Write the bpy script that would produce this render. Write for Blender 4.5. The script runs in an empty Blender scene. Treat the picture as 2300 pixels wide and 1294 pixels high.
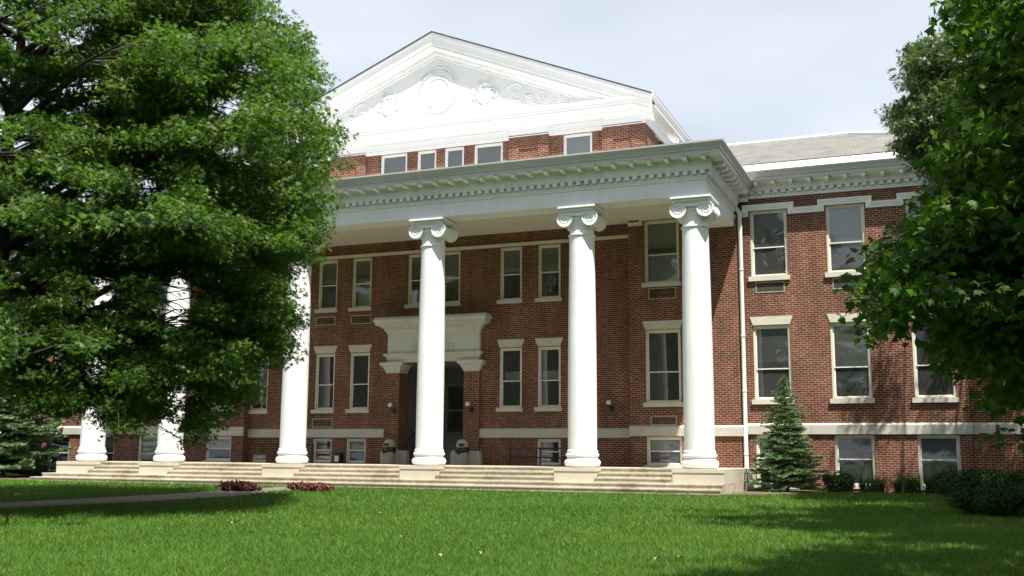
import bpy, math, random
import numpy as np
from mathutils import Matrix, Vector

rng = np.random.default_rng(7)
random.seed(7)
scn = bpy.context.scene
COL = scn.collection
PI = math.pi
# plan of the place (metres): X along the facade, Y into the building, Z up, porch floor at Z = 0
XM = -12.05                      # centre line of the portico
YO, YR, YW = 4.66, 5.06, 4.86    # wall faces: outer bays, recessed centre, wings
YA = 5.30                        # attic wall
GZ = -0.74                       # ground at the steps


def ground_z(y):
    return GZ if y > -2.2 else GZ + 0.0165 * (max(y, -40.0) + 2.2)


def ground_za(y):
    return np.where(y > -2.2, GZ, GZ + 0.0165 * (np.maximum(y, -40.0) + 2.2))


# ------------------------------------------------------------------ helpers
class MB:
    """collects faces; build() links them as one mesh object"""

    def __init__(s):
        s.v, s.f = [], []

    def face(s, *pts):
        n = len(s.v)
        s.v.extend(tuple(p) for p in pts)
        s.f.append(tuple(range(n, n + len(pts))))

    def box(s, x0, x1, y0, y1, z0, z1):
        n = len(s.v)
        s.v += [(x0, y0, z0), (x1, y0, z0), (x1, y1, z0), (x0, y1, z0), (x0, y0, z1), (x1, y0, z1), (x1, y1, z1), (x0, y1, z1)]
        for f in ((0, 3, 2, 1), (4, 5, 6, 7), (0, 1, 5, 4), (1, 2, 6, 5), (2, 3, 7, 6), (3, 0, 4, 7)):
            s.f.append(tuple(n + i for i in f))
        return s

    def hexa(s, p):
        """eight corners: bottom ring of four, top ring of four"""
        n = len(s.v)
        s.v += [tuple(q) for q in p]
        for f in ((0, 3, 2, 1), (4, 5, 6, 7), (0, 1, 5, 4), (1, 2, 6, 5), (2, 3, 7, 6), (3, 0, 4, 7)):
            s.f.append(tuple(n + i for i in f))
        return s

    def prism_y(s, poly, y0, y1):
        """poly in (x, z), anticlockwise seen from the front"""
        n, k = len(s.v), len(poly)
        s.v += [(x, y0, z) for x, z in poly] + [(x, y1, z) for x, z in poly]
        s.f.append(tuple(range(n, n + k)))
        s.f.append(tuple(range(n + 2 * k - 1, n + k - 1, -1)))
        for i in range(k):
            j = (i + 1) % k
            s.f.append((n + i, n + k + i, n + k + j, n + j))
        return s

    def prism_z(s, poly, z0, z1):
        n, k = len(s.v), len(poly)
        s.v += [(x, y, z0) for x, y in poly] + [(x, y, z1) for x, y in poly]
        s.f.append(tuple(range(n + k - 1, n - 1, -1)))
        s.f.append(tuple(range(n + k, n + 2 * k)))
        for i in range(k):
            j = (i + 1) % k
            s.f.append((n + i, n + j, n + k + j, n + k + i))
        return s

    def lathe(s, prof, cx=0, cy=0, segs=32, cap=True, cz=0):
        n = len(s.v)
        for r, z in prof:
            for i in range(segs):
                a = 2 * PI * i / segs
                s.v.append((cx + r * math.cos(a), cy + r * math.sin(a), cz + z))
        for k in range(len(prof) - 1):
            for i in range(segs):
                j = (i + 1) % segs
                a, b = n + k * segs, n + (k + 1) * segs
                s.f.append((a + i, a + j, b + j, b + i))
        if cap:
            s.f.append(tuple(n + i for i in range(segs - 1, -1, -1)))
            t = n + (len(prof) - 1) * segs
            s.f.append(tuple(t + i for i in range(segs)))
        return s

    def tube(s, pts, r, segs=8, cap=True):
        pts = [Vector(p) for p in pts]
        rr = r if isinstance(r, (list, tuple)) else [r] * len(pts)
        n = len(s.v)
        ref = None
        for i, p in enumerate(pts):
            t = (pts[min(i + 1, len(pts) - 1)] - pts[max(i - 1, 0)]).normalized()
            if ref is None:
                ref = t.orthogonal().normalized()
            ref = (ref - t * ref.dot(t))
            ref = ref.normalized() if ref.length > 1e-6 else t.orthogonal().normalized()
            b = t.cross(ref)
            for k in range(segs):
                a = 2 * PI * k / segs
                s.v.append(tuple(p + (ref * math.cos(a) + b * math.sin(a)) * rr[i]))
        for i in range(len(pts) - 1):
            for k in range(segs):
                j = (k + 1) % segs
                a, b_ = n + i * segs, n + (i + 1) * segs
                s.f.append((a + k, a + j, b_ + j, b_ + k))
        if cap:
            s.f.append(tuple(n + k for k in range(segs - 1, -1, -1)))
            e = n + (len(pts) - 1) * segs
            s.f.append(tuple(e + k for k in range(segs)))
        return s

    def sphere(s, c, r, seg=14, ring=9, sz=1.0):
        prof = [(max(1e-4, r * math.cos(-PI / 2 + PI * k / ring)), sz * r * math.sin(-PI / 2 + PI * k / ring)) for k in range(ring + 1)]
        s.lathe(prof, c[0], c[1], seg, True, c[2])
        return s

    def sweep(s, prof, rows, closed_ends=True):
        """rows: for a profile point (o, z) rows(o, z) gives the path's points; profile swept along them"""
        n = len(s.v)
        R = [rows(o, z) for o, z in prof]
        m = len(R[0])
        for row in R:
            s.v += [tuple(p) for p in row]
        for k in range(len(R) - 1):
            for i in range(m - 1):
                s.f.append((n + k * m + i, n + k * m + i + 1, n + (k + 1) * m + i + 1, n + (k + 1) * m + i))
        return s

    def mirrored(s, xm=XM):
        o = MB()
        o.v = [(2 * xm - x, y, z) for x, y, z in s.v]
        o.f = [tuple(reversed(f)) for f in s.f]
        return o

    def build(s, name, mat, parent=None, smooth=False, angle=35):
        me = bpy.data.meshes.new(name)
        me.from_pydata(s.v, [], s.f)
        me.update()
        # texture coordinates in metres, by the face's main direction
        nl = len(me.loops)
        vi = np.empty(nl, np.int32)
        me.loops.foreach_get('vertex_index', vi)
        co = np.empty(len(me.vertices) * 3)
        me.vertices.foreach_get('co', co)
        co = co.reshape(-1, 3)[vi]
        nf = len(me.polygons)
        nrm = np.empty(nf * 3)
        me.polygons.foreach_get('normal', nrm)
        tot = np.empty(nf, np.int32)
        me.polygons.foreach_get('loop_total', tot)
        nn = np.abs(np.repeat(nrm.reshape(-1, 3), tot, axis=0))
        uv = np.where((nn[:, 1] >= nn[:, 0])[:, None] & (nn[:, 1] >= nn[:, 2])[:, None], co[:, [0, 2]],
                      np.where((nn[:, 0] >= nn[:, 2])[:, None], co[:, [1, 2]], co[:, [0, 1]]))
        lay = me.uv_layers.new(name='metres')
        lay.data.foreach_set('uv', uv.astype(np.float32).ravel())
        if smooth:
            me.polygons.foreach_set('use_smooth', np.ones(nf, bool))
            me.set_sharp_from_angle(angle=math.radians(angle))
        me.materials.append(mat)
        return link(name, me, parent)


def link(name, me, parent=None):
    o = bpy.data.objects.new(name, me)
    COL.objects.link(o)
    if parent is not None:
        o.parent = parent
        if parent.type == 'EMPTY':
            o.matrix_parent_inverse = Matrix.Translation(parent.location).inverted()
    return o


def tag(o, label=None, cat=None, group=None, kind=None):
    if label:
        o['label'] = label
    if cat:
        o['category'] = cat
    if group:
        o['group'] = group
    if kind:
        o['kind'] = kind
    return o


def thing(name, loc, label, cat, group=None):
    o = bpy.data.objects.new(name, None)
    o.empty_display_size = 0.3
    COL.objects.link(o)
    o.location = loc
    return tag(o, label, cat, group)


def dup(src, loc, rz=0.0, label=None, scale=None):
    """copy of a thing with its parts and sub-parts"""
    r = src.copy()
    COL.objects.link(r)
    r.location = loc
    r.rotation_euler = (0, 0, rz)
    if scale:
        r.scale = (scale, scale, scale)
    if label:
        r['label'] = label
    for ch in list(src.children):
        c = ch.copy()
        COL.objects.link(c)
        c.parent = r
        c.matrix_parent_inverse = ch.matrix_parent_inverse.copy()
        for g in ch.children:
            d = g.copy()
            COL.objects.link(d)
            d.parent = c
    return r


def mesh_np(name, V, F, mat, parent=None, tone=None, smooth=False):
    """triangles F (m x 3) over points V (n x 3); tone is a per-point natural colour variation"""
    me = bpy.data.meshes.new(name)
    m = len(F)
    me.vertices.add(len(V))
    me.vertices.foreach_set('co', np.asarray(V, np.float32).ravel())
    me.loops.add(3 * m)
    me.loops.foreach_set('vertex_index', np.asarray(F, np.int32).ravel())
    me.polygons.add(m)
    me.polygons.foreach_set('loop_start', np.arange(0, 3 * m, 3, dtype=np.int32))
    if smooth:
        me.polygons.foreach_set('use_smooth', np.ones(m, bool))
    if tone is not None:
        a = me.attributes.new('tone', 'FLOAT', 'POINT')
        a.data.foreach_set('value', np.asarray(tone, np.float32))
    me.update(calc_edges=True)
    me.materials.append(mat)
    return link(name, me, parent)


# ------------------------------------------------------------------ materials
def new_mat(name):
    m = bpy.data.materials.new(name)
    m.use_nodes = True
    nt = m.node_tree
    nt.nodes.clear()
    return m, nt


def nd(nt, typ, **kw):
    n = nt.nodes.new(typ)
    for k, v in kw.items():
        if k == 'ins':
            for kk, vv in v.items():
                n.inputs[kk].default_value = vv
        else:
            setattr(n, k, v)
    return n


def rgba(c):
    return (c[0], c[1], c[2], 1.0)


def plain(name, col, rough=0.6, var=0.12, scale=3.0, spec=0.5, metal=0.0, bump=0.0, fine=40.0, stretch=None):
    """principled with two scales of noise variation"""
    m, nt = new_mat(name)
    L = nt.links.new
    out = nd(nt, 'ShaderNodeOutputMaterial')
    p = nd(nt, 'ShaderNodeBsdfPrincipled', ins={'Roughness': rough, 'Metallic': metal, 'Specular IOR Level': spec})
    tc = nd(nt, 'ShaderNodeTexCoord')
    src = tc.outputs['Object']
    if stretch:
        mp = nd(nt, 'ShaderNodeMapping')
        mp.inputs['Scale'].default_value = stretch
        L(src, mp.inputs[0])
        src = mp.outputs[0]
    n1 = nd(nt, 'ShaderNodeTexNoise', ins={'Scale': scale, 'Detail': 5.0, 'Roughness': 0.6})
    n2 = nd(nt, 'ShaderNodeTexNoise', ins={'Scale': fine, 'Detail': 3.0})
    L(src, n1.inputs['Vector'])
    L(tc.outputs['Object'], n2.inputs['Vector'])
    ad = nd(nt, 'ShaderNodeMath', operation='MULTIPLY_ADD', ins={1: 0.35})
    L(n2.outputs['Fac'], ad.inputs[0])
    L(n1.outputs['Fac'], ad.inputs[2])
    rp = nd(nt, 'ShaderNodeMapRange', ins={'From Min': 0.35, 'From Max': 1.0, 'To Min': 1.0 - var, 'To Max': 1.0 + var * 0.6})
    L(ad.outputs[0], rp.inputs['Value'])
    mx = nd(nt, 'ShaderNodeMix', data_type='RGBA', blend_type='MULTIPLY')
    mx.inputs['Factor'].default_value = 1.0
    mx.inputs['A'].default_value = rgba(col)
    L(rp.outputs[0], mx.inputs['B'])
    L(mx.outputs['Result'], p.inputs['Base Color'])
    if bump:
        b = nd(nt, 'ShaderNodeBump', ins={'Strength': bump, 'Distance': 0.02})
        L(ad.outputs[0], b.inputs['Height'])
        L(b.outputs[0], p.inputs['Normal'])
    L(p.outputs[0], out.inputs[0])
    return m


def brick_mat(name, c1, c2, mortar):
    m, nt = new_mat(name)
    L = nt.links.new
    out = nd(nt, 'ShaderNodeOutputMaterial')
    p = nd(nt, 'ShaderNodeBsdfPrincipled', ins={'Roughness': 0.85, 'Specular IOR Level': 0.25})
    uv = nd(nt, 'ShaderNodeUVMap', uv_map='metres')
    br = nd(nt, 'ShaderNodeTexBrick', offset=0.5, ins={'Scale': 1.0, 'Mortar Size': 0.0108, 'Mortar Smooth': 0.15, 'Bias': -0.15, 'Brick Width': 0.225, 'Row Height': 0.0765})
    br.inputs['Color1'].default_value = rgba(c1)
    br.inputs['Color2'].default_value = rgba(c2)
    br.inputs['Mortar'].default_value = rgba(mortar)
    L(uv.outputs[0], br.inputs['Vector'])
    # weather patches and courses of darker headers
    n1 = nd(nt, 'ShaderNodeTexNoise', ins={'Scale': 0.55, 'Detail': 6.0, 'Roughness': 0.65})
    L(uv.outputs[0], n1.inputs['Vector'])
    mp = nd(nt, 'ShaderNodeMapping')
    mp.inputs['Scale'].default_value = (4.4, 13.1, 1)
    L(uv.outputs[0], mp.inputs[0])
    n2 = nd(nt, 'ShaderNodeTexNoise', ins={'Scale': 1.0, 'Detail': 1.0})
    L(mp.outputs[0], n2.inputs['Vector'])
    r1 = nd(nt, 'ShaderNodeMapRange', ins={'From Min': 0.3, 'From Max': 0.7, 'To Min': 0.70, 'To Max': 1.2})
    L(n1.outputs['Fac'], r1.inputs['Value'])
    r2 = nd(nt, 'ShaderNodeMapRange', ins={'From Min': 0.3, 'From Max': 0.7, 'To Min': 0.72, 'To Max': 1.22})
    L(n2.outputs['Fac'], r2.inputs['Value'])
    mp3 = nd(nt, 'ShaderNodeMapping')
    mp3.inputs['Scale'].default_value = (1.5, 0.22, 1)
    L(uv.outputs[0], mp3.inputs[0])
    n3 = nd(nt, 'ShaderNodeTexNoise', ins={'Scale': 1.0, 'Detail': 5.0, 'Roughness': 0.6})
    L(mp3.outputs[0], n3.inputs['Vector'])
    r3 = nd(nt, 'ShaderNodeMapRange', ins={'From Min': 0.35, 'From Max': 0.6, 'To Min': 0.76, 'To Max': 1.06})
    L(n3.outputs['Fac'], r3.inputs['Value'])
    m3 = nd(nt, 'ShaderNodeMath', operation='MULTIPLY')
    L(r1.outputs[0], m3.inputs[0])
    L(r3.outputs[0], m3.inputs[1])
    mu = nd(nt, 'ShaderNodeMath', operation='MULTIPLY')
    L(m3.outputs[0], mu.inputs[0])
    L(r2.outputs[0], mu.inputs[1])
    mx = nd(nt, 'ShaderNodeMix', data_type='RGBA', blend_type='MULTIPLY')
    mx.inputs['Factor'].default_value = 1.0
    L(br.outputs['Color'], mx.inputs['A'])
    L(mu.outputs[0], mx.inputs['B'])
    L(mx.outputs['Result'], p.inputs['Base Color'])
    b = nd(nt, 'ShaderNodeBump', invert=True, ins={'Strength': 0.5, 'Distance': 0.008})
    L(br.outputs['Fac'], b.inputs['Height'])
    L(b.outputs[0], p.inputs['Normal'])
    L(p.outputs[0], out.inputs[0])
    return m


def leaf_mat(name, dark, light, trans=0.35, rough=0.42, spec=0.5, tcol=None):
    m, nt = new_mat(name)
    L = nt.links.new
    out = nd(nt, 'ShaderNodeOutputMaterial')
    p = nd(nt, 'ShaderNodeBsdfPrincipled', ins={'Roughness': rough, 'Specular IOR Level': spec})
    at = nd(nt, 'ShaderNodeAttribute', attribute_name='tone')
    mx = nd(nt, 'ShaderNodeMix', data_type='RGBA')
    mx.inputs['A'].default_value = rgba(dark)
    mx.inputs['B'].default_value = rgba(light)
    L(at.outputs['Fac'], mx.inputs['Factor'])
    L(mx.outputs['Result'], p.inputs['Base Color'])
    t = nd(nt, 'ShaderNodeBsdfTranslucent')
    tm = nd(nt, 'ShaderNodeMix', data_type='RGBA', blend_type='MULTIPLY')
    tm.inputs['Factor'].default_value = 1.0
    L(mx.outputs['Result'], tm.inputs['A'])
    tm.inputs['B'].default_value = rgba(tcol or (1.5, 1.7, 0.7))
    L(tm.outputs['Result'], t.inputs['Color'])
    sh = nd(nt, 'ShaderNodeMixShader', ins={0: trans})
    L(p.outputs[0], sh.inputs[1])
    L(t.outputs[0], sh.inputs[2])
    L(sh.outputs[0], out.inputs[0])
    return m


def glass_mat(name, ior=1.55, tint=(0.72, 0.77, 0.75)):
    """window glass: clear, mirrors more towards grazing"""
    m, nt = new_mat(name)
    L = nt.links.new
    out = nd(nt, 'ShaderNodeOutputMaterial')
    tr = nd(nt, 'ShaderNodeBsdfTransparent')
    tr.inputs['Color'].default_value = rgba(tint)
    gl = nd(nt, 'ShaderNodeBsdfGlossy', ins={'Roughness': 0.012})
    gl.inputs['Color'].default_value = (0.95, 0.95, 1.0, 1)
    tc = nd(nt, 'ShaderNodeTexCoord')
    n = nd(nt, 'ShaderNodeTexNoise', ins={'Scale': 1.3, 'Detail': 1.0})
    L(tc.outputs['Object'], n.inputs['Vector'])
    b = nd(nt, 'ShaderNodeBump', ins={'Strength': 0.035, 'Distance': 0.05})
    L(n.outputs['Fac'], b.inputs['Height'])
    L(b.outputs[0], gl.inputs['Normal'])
    fr = nd(nt, 'ShaderNodeFresnel', ins={'IOR': ior})
    sh = nd(nt, 'ShaderNodeMixShader')
    mu = nd(nt, 'ShaderNodeMath', operation='MULTIPLY_ADD', ins={1: 1.3, 2: 0.03})
    L(fr.outputs[0], mu.inputs[0])
    L(mu.outputs[0], sh.inputs[0])
    L(tr.outputs[0], sh.inputs[1])
    L(gl.outputs[0], sh.inputs[2])
    df = nd(nt, 'ShaderNodeBsdfDiffuse')
    df.inputs['Color'].default_value = (0.42, 0.43, 0.43, 1)
    s2 = nd(nt, 'ShaderNodeMixShader', ins={0: 0.09})
    L(sh.outputs[0], s2.inputs[1])
    L(df.outputs[0], s2.inputs[2])
    L(s2.outputs[0], out.inputs[0])
    return m


def stone_steps_mat(name):
    """limestone with patches of soot and warm staining"""
    m, nt = new_mat(name)
    L = nt.links.new
    out = nd(nt, 'ShaderNodeOutputMaterial')
    p = nd(nt, 'ShaderNodeBsdfPrincipled', ins={'Roughness': 0.8, 'Specular IOR Level': 0.3})
    tc = nd(nt, 'ShaderNodeTexCoord')
    n1 = nd(nt, 'ShaderNodeTexNoise', ins={'Scale': 0.9, 'Detail': 6.0, 'Roughness': 0.7})
    n2 = nd(nt, 'ShaderNodeTexNoise', ins={'Scale': 7.0, 'Detail': 4.0})
    L(tc.outputs['Object'], n1.inputs['Vector'])
    L(tc.outputs['Object'], n2.inputs['Vector'])
    cr = nd(nt, 'ShaderNodeValToRGB')
    e = cr.color_ramp.elements
    e[0].position, e[0].color = 0.3, (0.28, 0.24, 0.175, 1)
    e[1].position, e[1].color = 0.62, (0.51, 0.465, 0.375, 1)
    k = cr.color_ramp.elements.new(0.46)
    k.color = (0.44, 0.395, 0.305, 1)
    L(n1.outputs['Fac'], cr.inputs[0])
    r2 = nd(nt, 'ShaderNodeMapRange', ins={'From Min': 0.3, 'From Max': 0.7, 'To Min': 0.82, 'To Max': 1.1})
    L(n2.outputs['Fac'], r2.inputs['Value'])
    mx = nd(nt, 'ShaderNodeMix', data_type='RGBA', blend_type='MULTIPLY')
    mx.inputs['Factor'].default_value = 1.0
    L(cr.outputs[0], mx.inputs['A'])
    L(r2.outputs[0], mx.inputs['B'])
    L(mx.outputs['Result'], p.inputs['Base Color'])
    L(p.outputs[0], out.inputs[0])
    return m


def shingle_mat(name):
    m, nt = new_mat(name)
    L = nt.links.new
    out = nd(nt, 'ShaderNodeOutputMaterial')
    p = nd(nt, 'ShaderNodeBsdfPrincipled', ins={'Roughness': 0.9, 'Specular IOR Level': 0.2})
    uv = nd(nt, 'ShaderNodeUVMap', uv_map='metres')
    br = nd(nt, 'ShaderNodeTexBrick', offset=0.5, ins={'Scale': 1.0, 'Mortar Size': 0.012, 'Brick Width': 0.32, 'Row Height': 0.14})
    br.inputs['Color1'].default_value = (0.185, 0.18, 0.165, 1)
    br.inputs['Color2'].default_value = (0.15, 0.146, 0.133, 1)
    br.inputs['Mortar'].default_value = (0.11, 0.105, 0.095, 1)
    L(uv.outputs[0], br.inputs['Vector'])
    n = nd(nt, 'ShaderNodeTexNoise', ins={'Scale': 1.2, 'Detail': 6.0})
    L(uv.outputs[0], n.inputs['Vector'])
    r = nd(nt, 'ShaderNodeMapRange', ins={'From Min': 0.3, 'From Max': 0.7, 'To Min': 0.8, 'To Max': 1.15})
    L(n.outputs['Fac'], r.inputs['Value'])
    mx = nd(nt, 'ShaderNodeMix', data_type='RGBA', blend_type='MULTIPLY')
    mx.inputs['Factor'].default_value = 1.0
    L(br.outputs['Color'], mx.inputs['A'])
    L(r.outputs[0], mx.inputs['B'])
    L(mx.outputs['Result'], p.inputs['Base Color'])
    L(p.outputs[0], out.inputs[0])
    return m


def lawn_mat(name):
    m, nt = new_mat(name)
    L = nt.links.new
    out = nd(nt, 'ShaderNodeOutputMaterial')
    p = nd(nt, 'ShaderNodeBsdfPrincipled', ins={'Roughness': 0.9, 'Specular IOR Level': 0.1})
    tc = nd(nt, 'ShaderNodeTexCoord')
    n1 = nd(nt, 'ShaderNodeTexNoise', ins={'Scale': 0.5, 'Detail': 7.0, 'Roughness': 0.7})
    n2 = nd(nt, 'ShaderNodeTexNoise', ins={'Scale': 25.0, 'Detail': 4.0})
    L(tc.outputs['Object'], n1.inputs['Vector'])
    L(tc.outputs['Object'], n2.inputs['Vector'])
    cr = nd(nt, 'ShaderNodeValToRGB')
    e = cr.color_ramp.elements
    e[0].position, e[0].color = 0.3, (0.018, 0.048, 0.007, 1)
    e[1].position, e[1].color = 0.7, (0.036, 0.084, 0.012, 1)
    ad = nd(nt, 'ShaderNodeMath', operation='MULTIPLY_ADD', ins={1: 0.5})
    L(n2.outputs['Fac'], ad.inputs[0])
    mh = nd(nt, 'ShaderNodeMath', operation='MULTIPLY', ins={1: 0.55})
    L(n1.outputs['Fac'], mh.inputs[0])
    L(mh.outputs[0], ad.inputs[2])
    L(ad.outputs[0], cr.inputs[0])
    L(cr.outputs[0], p.inputs['Base Color'])
    L(p.outputs[0], out.inputs[0])
    return m


M = {}
M['brick'] = brick_mat('red brick', (0.184, 0.042, 0.019), (0.094, 0.025, 0.014), (0.33, 0.255, 0.19))
M['white'] = plain('white paint', (0.83, 0.825, 0.83), 0.55, 0.07, 1.5, fine=18.0)
M['column'] = plain('white column paint', (0.80, 0.80, 0.80), 0.6, 0.16, 1.3, fine=14.0, bump=0.06, stretch=(2.4, 2.4, 0.35))
M['entab'] = plain('weathered white paint', (0.82, 0.815, 0.835), 0.6, 0.13, 1.1, fine=9.0, stretch=(2.2, 2.2, 0.6))
M['gutter'] = plain('weathered grey gutter paint', (0.53, 0.53, 0.53), 0.5, 0.2, 1.1, stretch=(0.5, 0.5, 3.0))
M['ceil'] = plain('cream ceiling paint', (0.68, 0.63, 0.55), 0.7, 0.08, 1.0)
M['cream'] = plain('cream window paint', (0.70, 0.65, 0.52), 0.5, 0.12, 4.0)
M['sash'] = plain('white sash paint', (0.72, 0.72, 0.68), 0.45, 0.08, 5.0)
M['surround'] = plain('off white surround paint', (0.60, 0.59, 0.55), 0.7, 0.12, 1.6)
M['lime'] = plain('limestone trim', (0.58, 0.545, 0.47), 0.8, 0.16, 2.2, spec=0.3, bump=0.1)
M['band'] = plain('pale limestone band', (0.51, 0.485, 0.43), 0.8, 0.13, 1.6, spec=0.3, bump=0.08)
M['step'] = stone_steps_mat('limestone steps')
M['ped'] = plain('smooth pedestal stone', (0.53, 0.48, 0.395), 0.8, 0.14, 1.4, spec=0.3, bump=0.06)
M['glass'] = glass_mat('window glass')
M['blind'] = plain('roller blind', (0.52, 0.50, 0.42), 0.8, 0.05, 2.0)
M['blindw'] = plain('pale blind', (0.66, 0.66, 0.62), 0.8, 0.05, 2.0)
M['blindg'] = plain('grey blind', (0.34, 0.34, 0.36), 0.8, 0.05, 2.0)
M['grille'] = plain('louvre metal', (0.075, 0.075, 0.07), 0.6, 0.2, 6.0)
M['grillef'] = plain('grille frame metal', (0.36, 0.33, 0.25), 0.6, 0.1, 4.0)
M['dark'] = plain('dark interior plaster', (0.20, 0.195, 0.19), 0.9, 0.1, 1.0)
M['plaster'] = plain('grey painted plaster', (0.26, 0.27, 0.28), 0.8, 0.05, 1.0)
M['iron'] = plain('black painted iron', (0.015, 0.015, 0.017), 0.4, 0.2, 8.0)
M['pipe'] = plain('white painted downpipe', (0.78, 0.775, 0.74), 0.45, 0.1, 2.0)
M['metal_roof'] = plain('white painted roof metal', (0.80, 0.80, 0.79), 0.45, 0.06, 2.0)
M['shingle'] = shingle_mat('grey shingles')
M['membrane'] = plain('pale roof membrane', (0.66, 0.66, 0.65), 0.7, 0.15, 0.8)
M['asph'] = plain('dark roof edge', (0.05, 0.05, 0.055), 0.8, 0.2, 4.0)
M['bin'] = plain('pebbled concrete bin', (0.40, 0.37, 0.30), 0.85, 0.2, 30.0, fine=120.0)
M['bag'] = plain('black plastic bag', (0.02, 0.02, 0.022), 0.3, 0.2, 5.0)
M['globe'] = plain('opal glass globe', (0.75, 0.72, 0.64), 0.25, 0.04, 4.0)
M['concrete'] = plain('pale concrete path', (0.14, 0.12, 0.092), 0.85, 0.18, 0.8, fine=12.0)
M['mulch'] = plain('bark mulch', (0.13, 0.095, 0.065), 0.95, 0.55, 9.0, fine=60.0, bump=0.8)
M['lawn'] = lawn_mat('lawn turf')
M['bark'] = plain('oak bark', (0.035, 0.029, 0.024), 0.9, 0.4, 8.0, bump=0.5, stretch=(1, 1, 0.25))
M['blade'] = leaf_mat('grass blades', (0.046, 0.118, 0.010), (0.128, 0.225, 0.031), 0.3, 0.5, 0.2, (1.3, 1.4, 0.6))
M['oak'] = leaf_mat('oak leaves', (0.034, 0.082, 0.014), (0.110, 0.188, 0.036), 0.42, 0.5, 0.28)
M['oak2'] = leaf_mat('paler oak leaves', (0.035, 0.070, 0.022), (0.085, 0.130, 0.045), 0.3, 0.42)
M['maple'] = leaf_mat('maple leaves', (0.030, 0.078, 0.013), (0.095, 0.170, 0.028), 0.45, 0.55, 0.22)
M['spruce'] = leaf_mat('blue green spruce needles', (0.075, 0.150, 0.070), (0.230, 0.340, 0.170), 0.1, 0.6, 0.3)
M['yew'] = leaf_mat('dark yew leaves', (0.010, 0.030, 0.006), (0.028, 0.066, 0.010), 0.15, 0.6, 0.12)
M['bush'] = leaf_mat('bright bush leaves', (0.035, 0.085, 0.015), (0.080, 0.160, 0.030), 0.3, 0.5, 0.4)
M['lily'] = leaf_mat('strap leaves', (0.020, 0.058, 0.018), (0.052, 0.110, 0.032), 0.25, 0.45, 0.4)
M['red'] = leaf_mat('dark red leaves', (0.050, 0.010, 0.010), (0.165, 0.038, 0.030), 0.25, 0.45, 0.4, (1.3, 0.8, 0.8))
M['dry'] = plain('dry tan leaf', (0.27, 0.19, 0.11), 0.7, 0.3, 20.0)
M['dish'] = plain('grey dish metal', (0.33, 0.33, 0.33), 0.5, 0.1, 4.0)
M['engrave'] = plain('engraved shadow line', (0.33, 0.31, 0.25), 0.8, 0.05, 4.0)

# ------------------------------------------------------------------ setting: ground
def lawn():
    xs = np.concatenate([[-400, -200, -100, -70], np.arange(-55, 36, 1.5), [45, 70, 110, 200, 400]])
    ys = np.concatenate([[-400, -200, -100, -60, -45], np.arange(-40, 8, 1.2), [12, 20, 40, 80, 160, 400]])
    X, Y = np.meshgrid(xs, ys, indexing='ij')
    Z = ground_za(Y)
    V = np.stack([X, Y, Z], -1).reshape(-1, 3)
    n = len(ys)
    i, j = np.meshgrid(np.arange(len(xs) - 1), np.arange(n - 1), indexing='ij')
    a = (i * n + j).ravel()
    F = np.concatenate([np.stack([a, a + n, a + n + 1], -1), np.stack([a, a + n + 1, a + 1], -1)])
    return mesh_np('lawn', V, F, M['lawn'], smooth=True)


tag(lawn(), kind='structure')

PATH_L = [(-13.5, -1.9), (-13.55, -6.0), (-14.1, -10.0), (-14.75, -13.0), (-17.2, -22.0), (-22.0, -36.0)]
PATH_R = [(-12.0, -1.9), (-11.9, -5.4), (-11.35, -8.2), (-11.85, -11.4), (-12.9, -14.7), (-15.2, -22.0), (-20.0, -36.0)]


def poly_at(pts, t):
    seg = [math.dist(pts[i], pts[i + 1]) for i in range(len(pts) - 1)]
    d = t * sum(seg)
    for i, s in enumerate(seg):
        if d <= s or i == len(seg) - 1:
            k = min(1, d / s)
            return (pts[i][0] + (pts[i + 1][0] - pts[i][0]) * k, pts[i][1] + (pts[i + 1][1] - pts[i][1]) * k)
        d -= s


b = MB()
N = 60
prev = None
for i in range(N + 1):
    l, r = poly_at(PATH_L, i / N), poly_at(PATH_R, i / N)
    cur = [(l[0], l[1], ground_z(l[1]) + 0.012), (r[0], r[1], ground_z(r[1]) + 0.012)]
    if prev:
        b.face(prev[0], cur[0], cur[1], prev[1])
    prev = cur
b.face((-60, -2.0, GZ + 0.008), (0.95, -2.0, GZ + 0.008), (0.95, -1.3, GZ + 0.008), (-60, -1.3, GZ + 0.008))
tag(b.build('walkway', M['concrete']), kind='structure')
b = MB()
b.face(*[(x, y, GZ + 0.006) for x, y in ((0.95, -1.2), (1.9, -0.9), (2.9, 0.6), (3.6, 2.2), (5.0, 2.9), (7.2, 2.2), (9.5, 1.8), (13.0, 2.0), (13.0, 5.2), (0.95, 5.2))])
b.face(*[(x, y, GZ + 0.006) for x, y in ((-46.0, -1.25), (-25.6, -1.25), (-25.6, 5.2), (-46.0, 5.2))])
tag(b.build('mulch_bed', M['mulch']), kind='structure')

# ------------------------------------------------------------------ the building
bld = thing('college_building', (XM, 2.0, GZ), 'long red brick college building with white columned portico and carved pediment', 'building')


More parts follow.
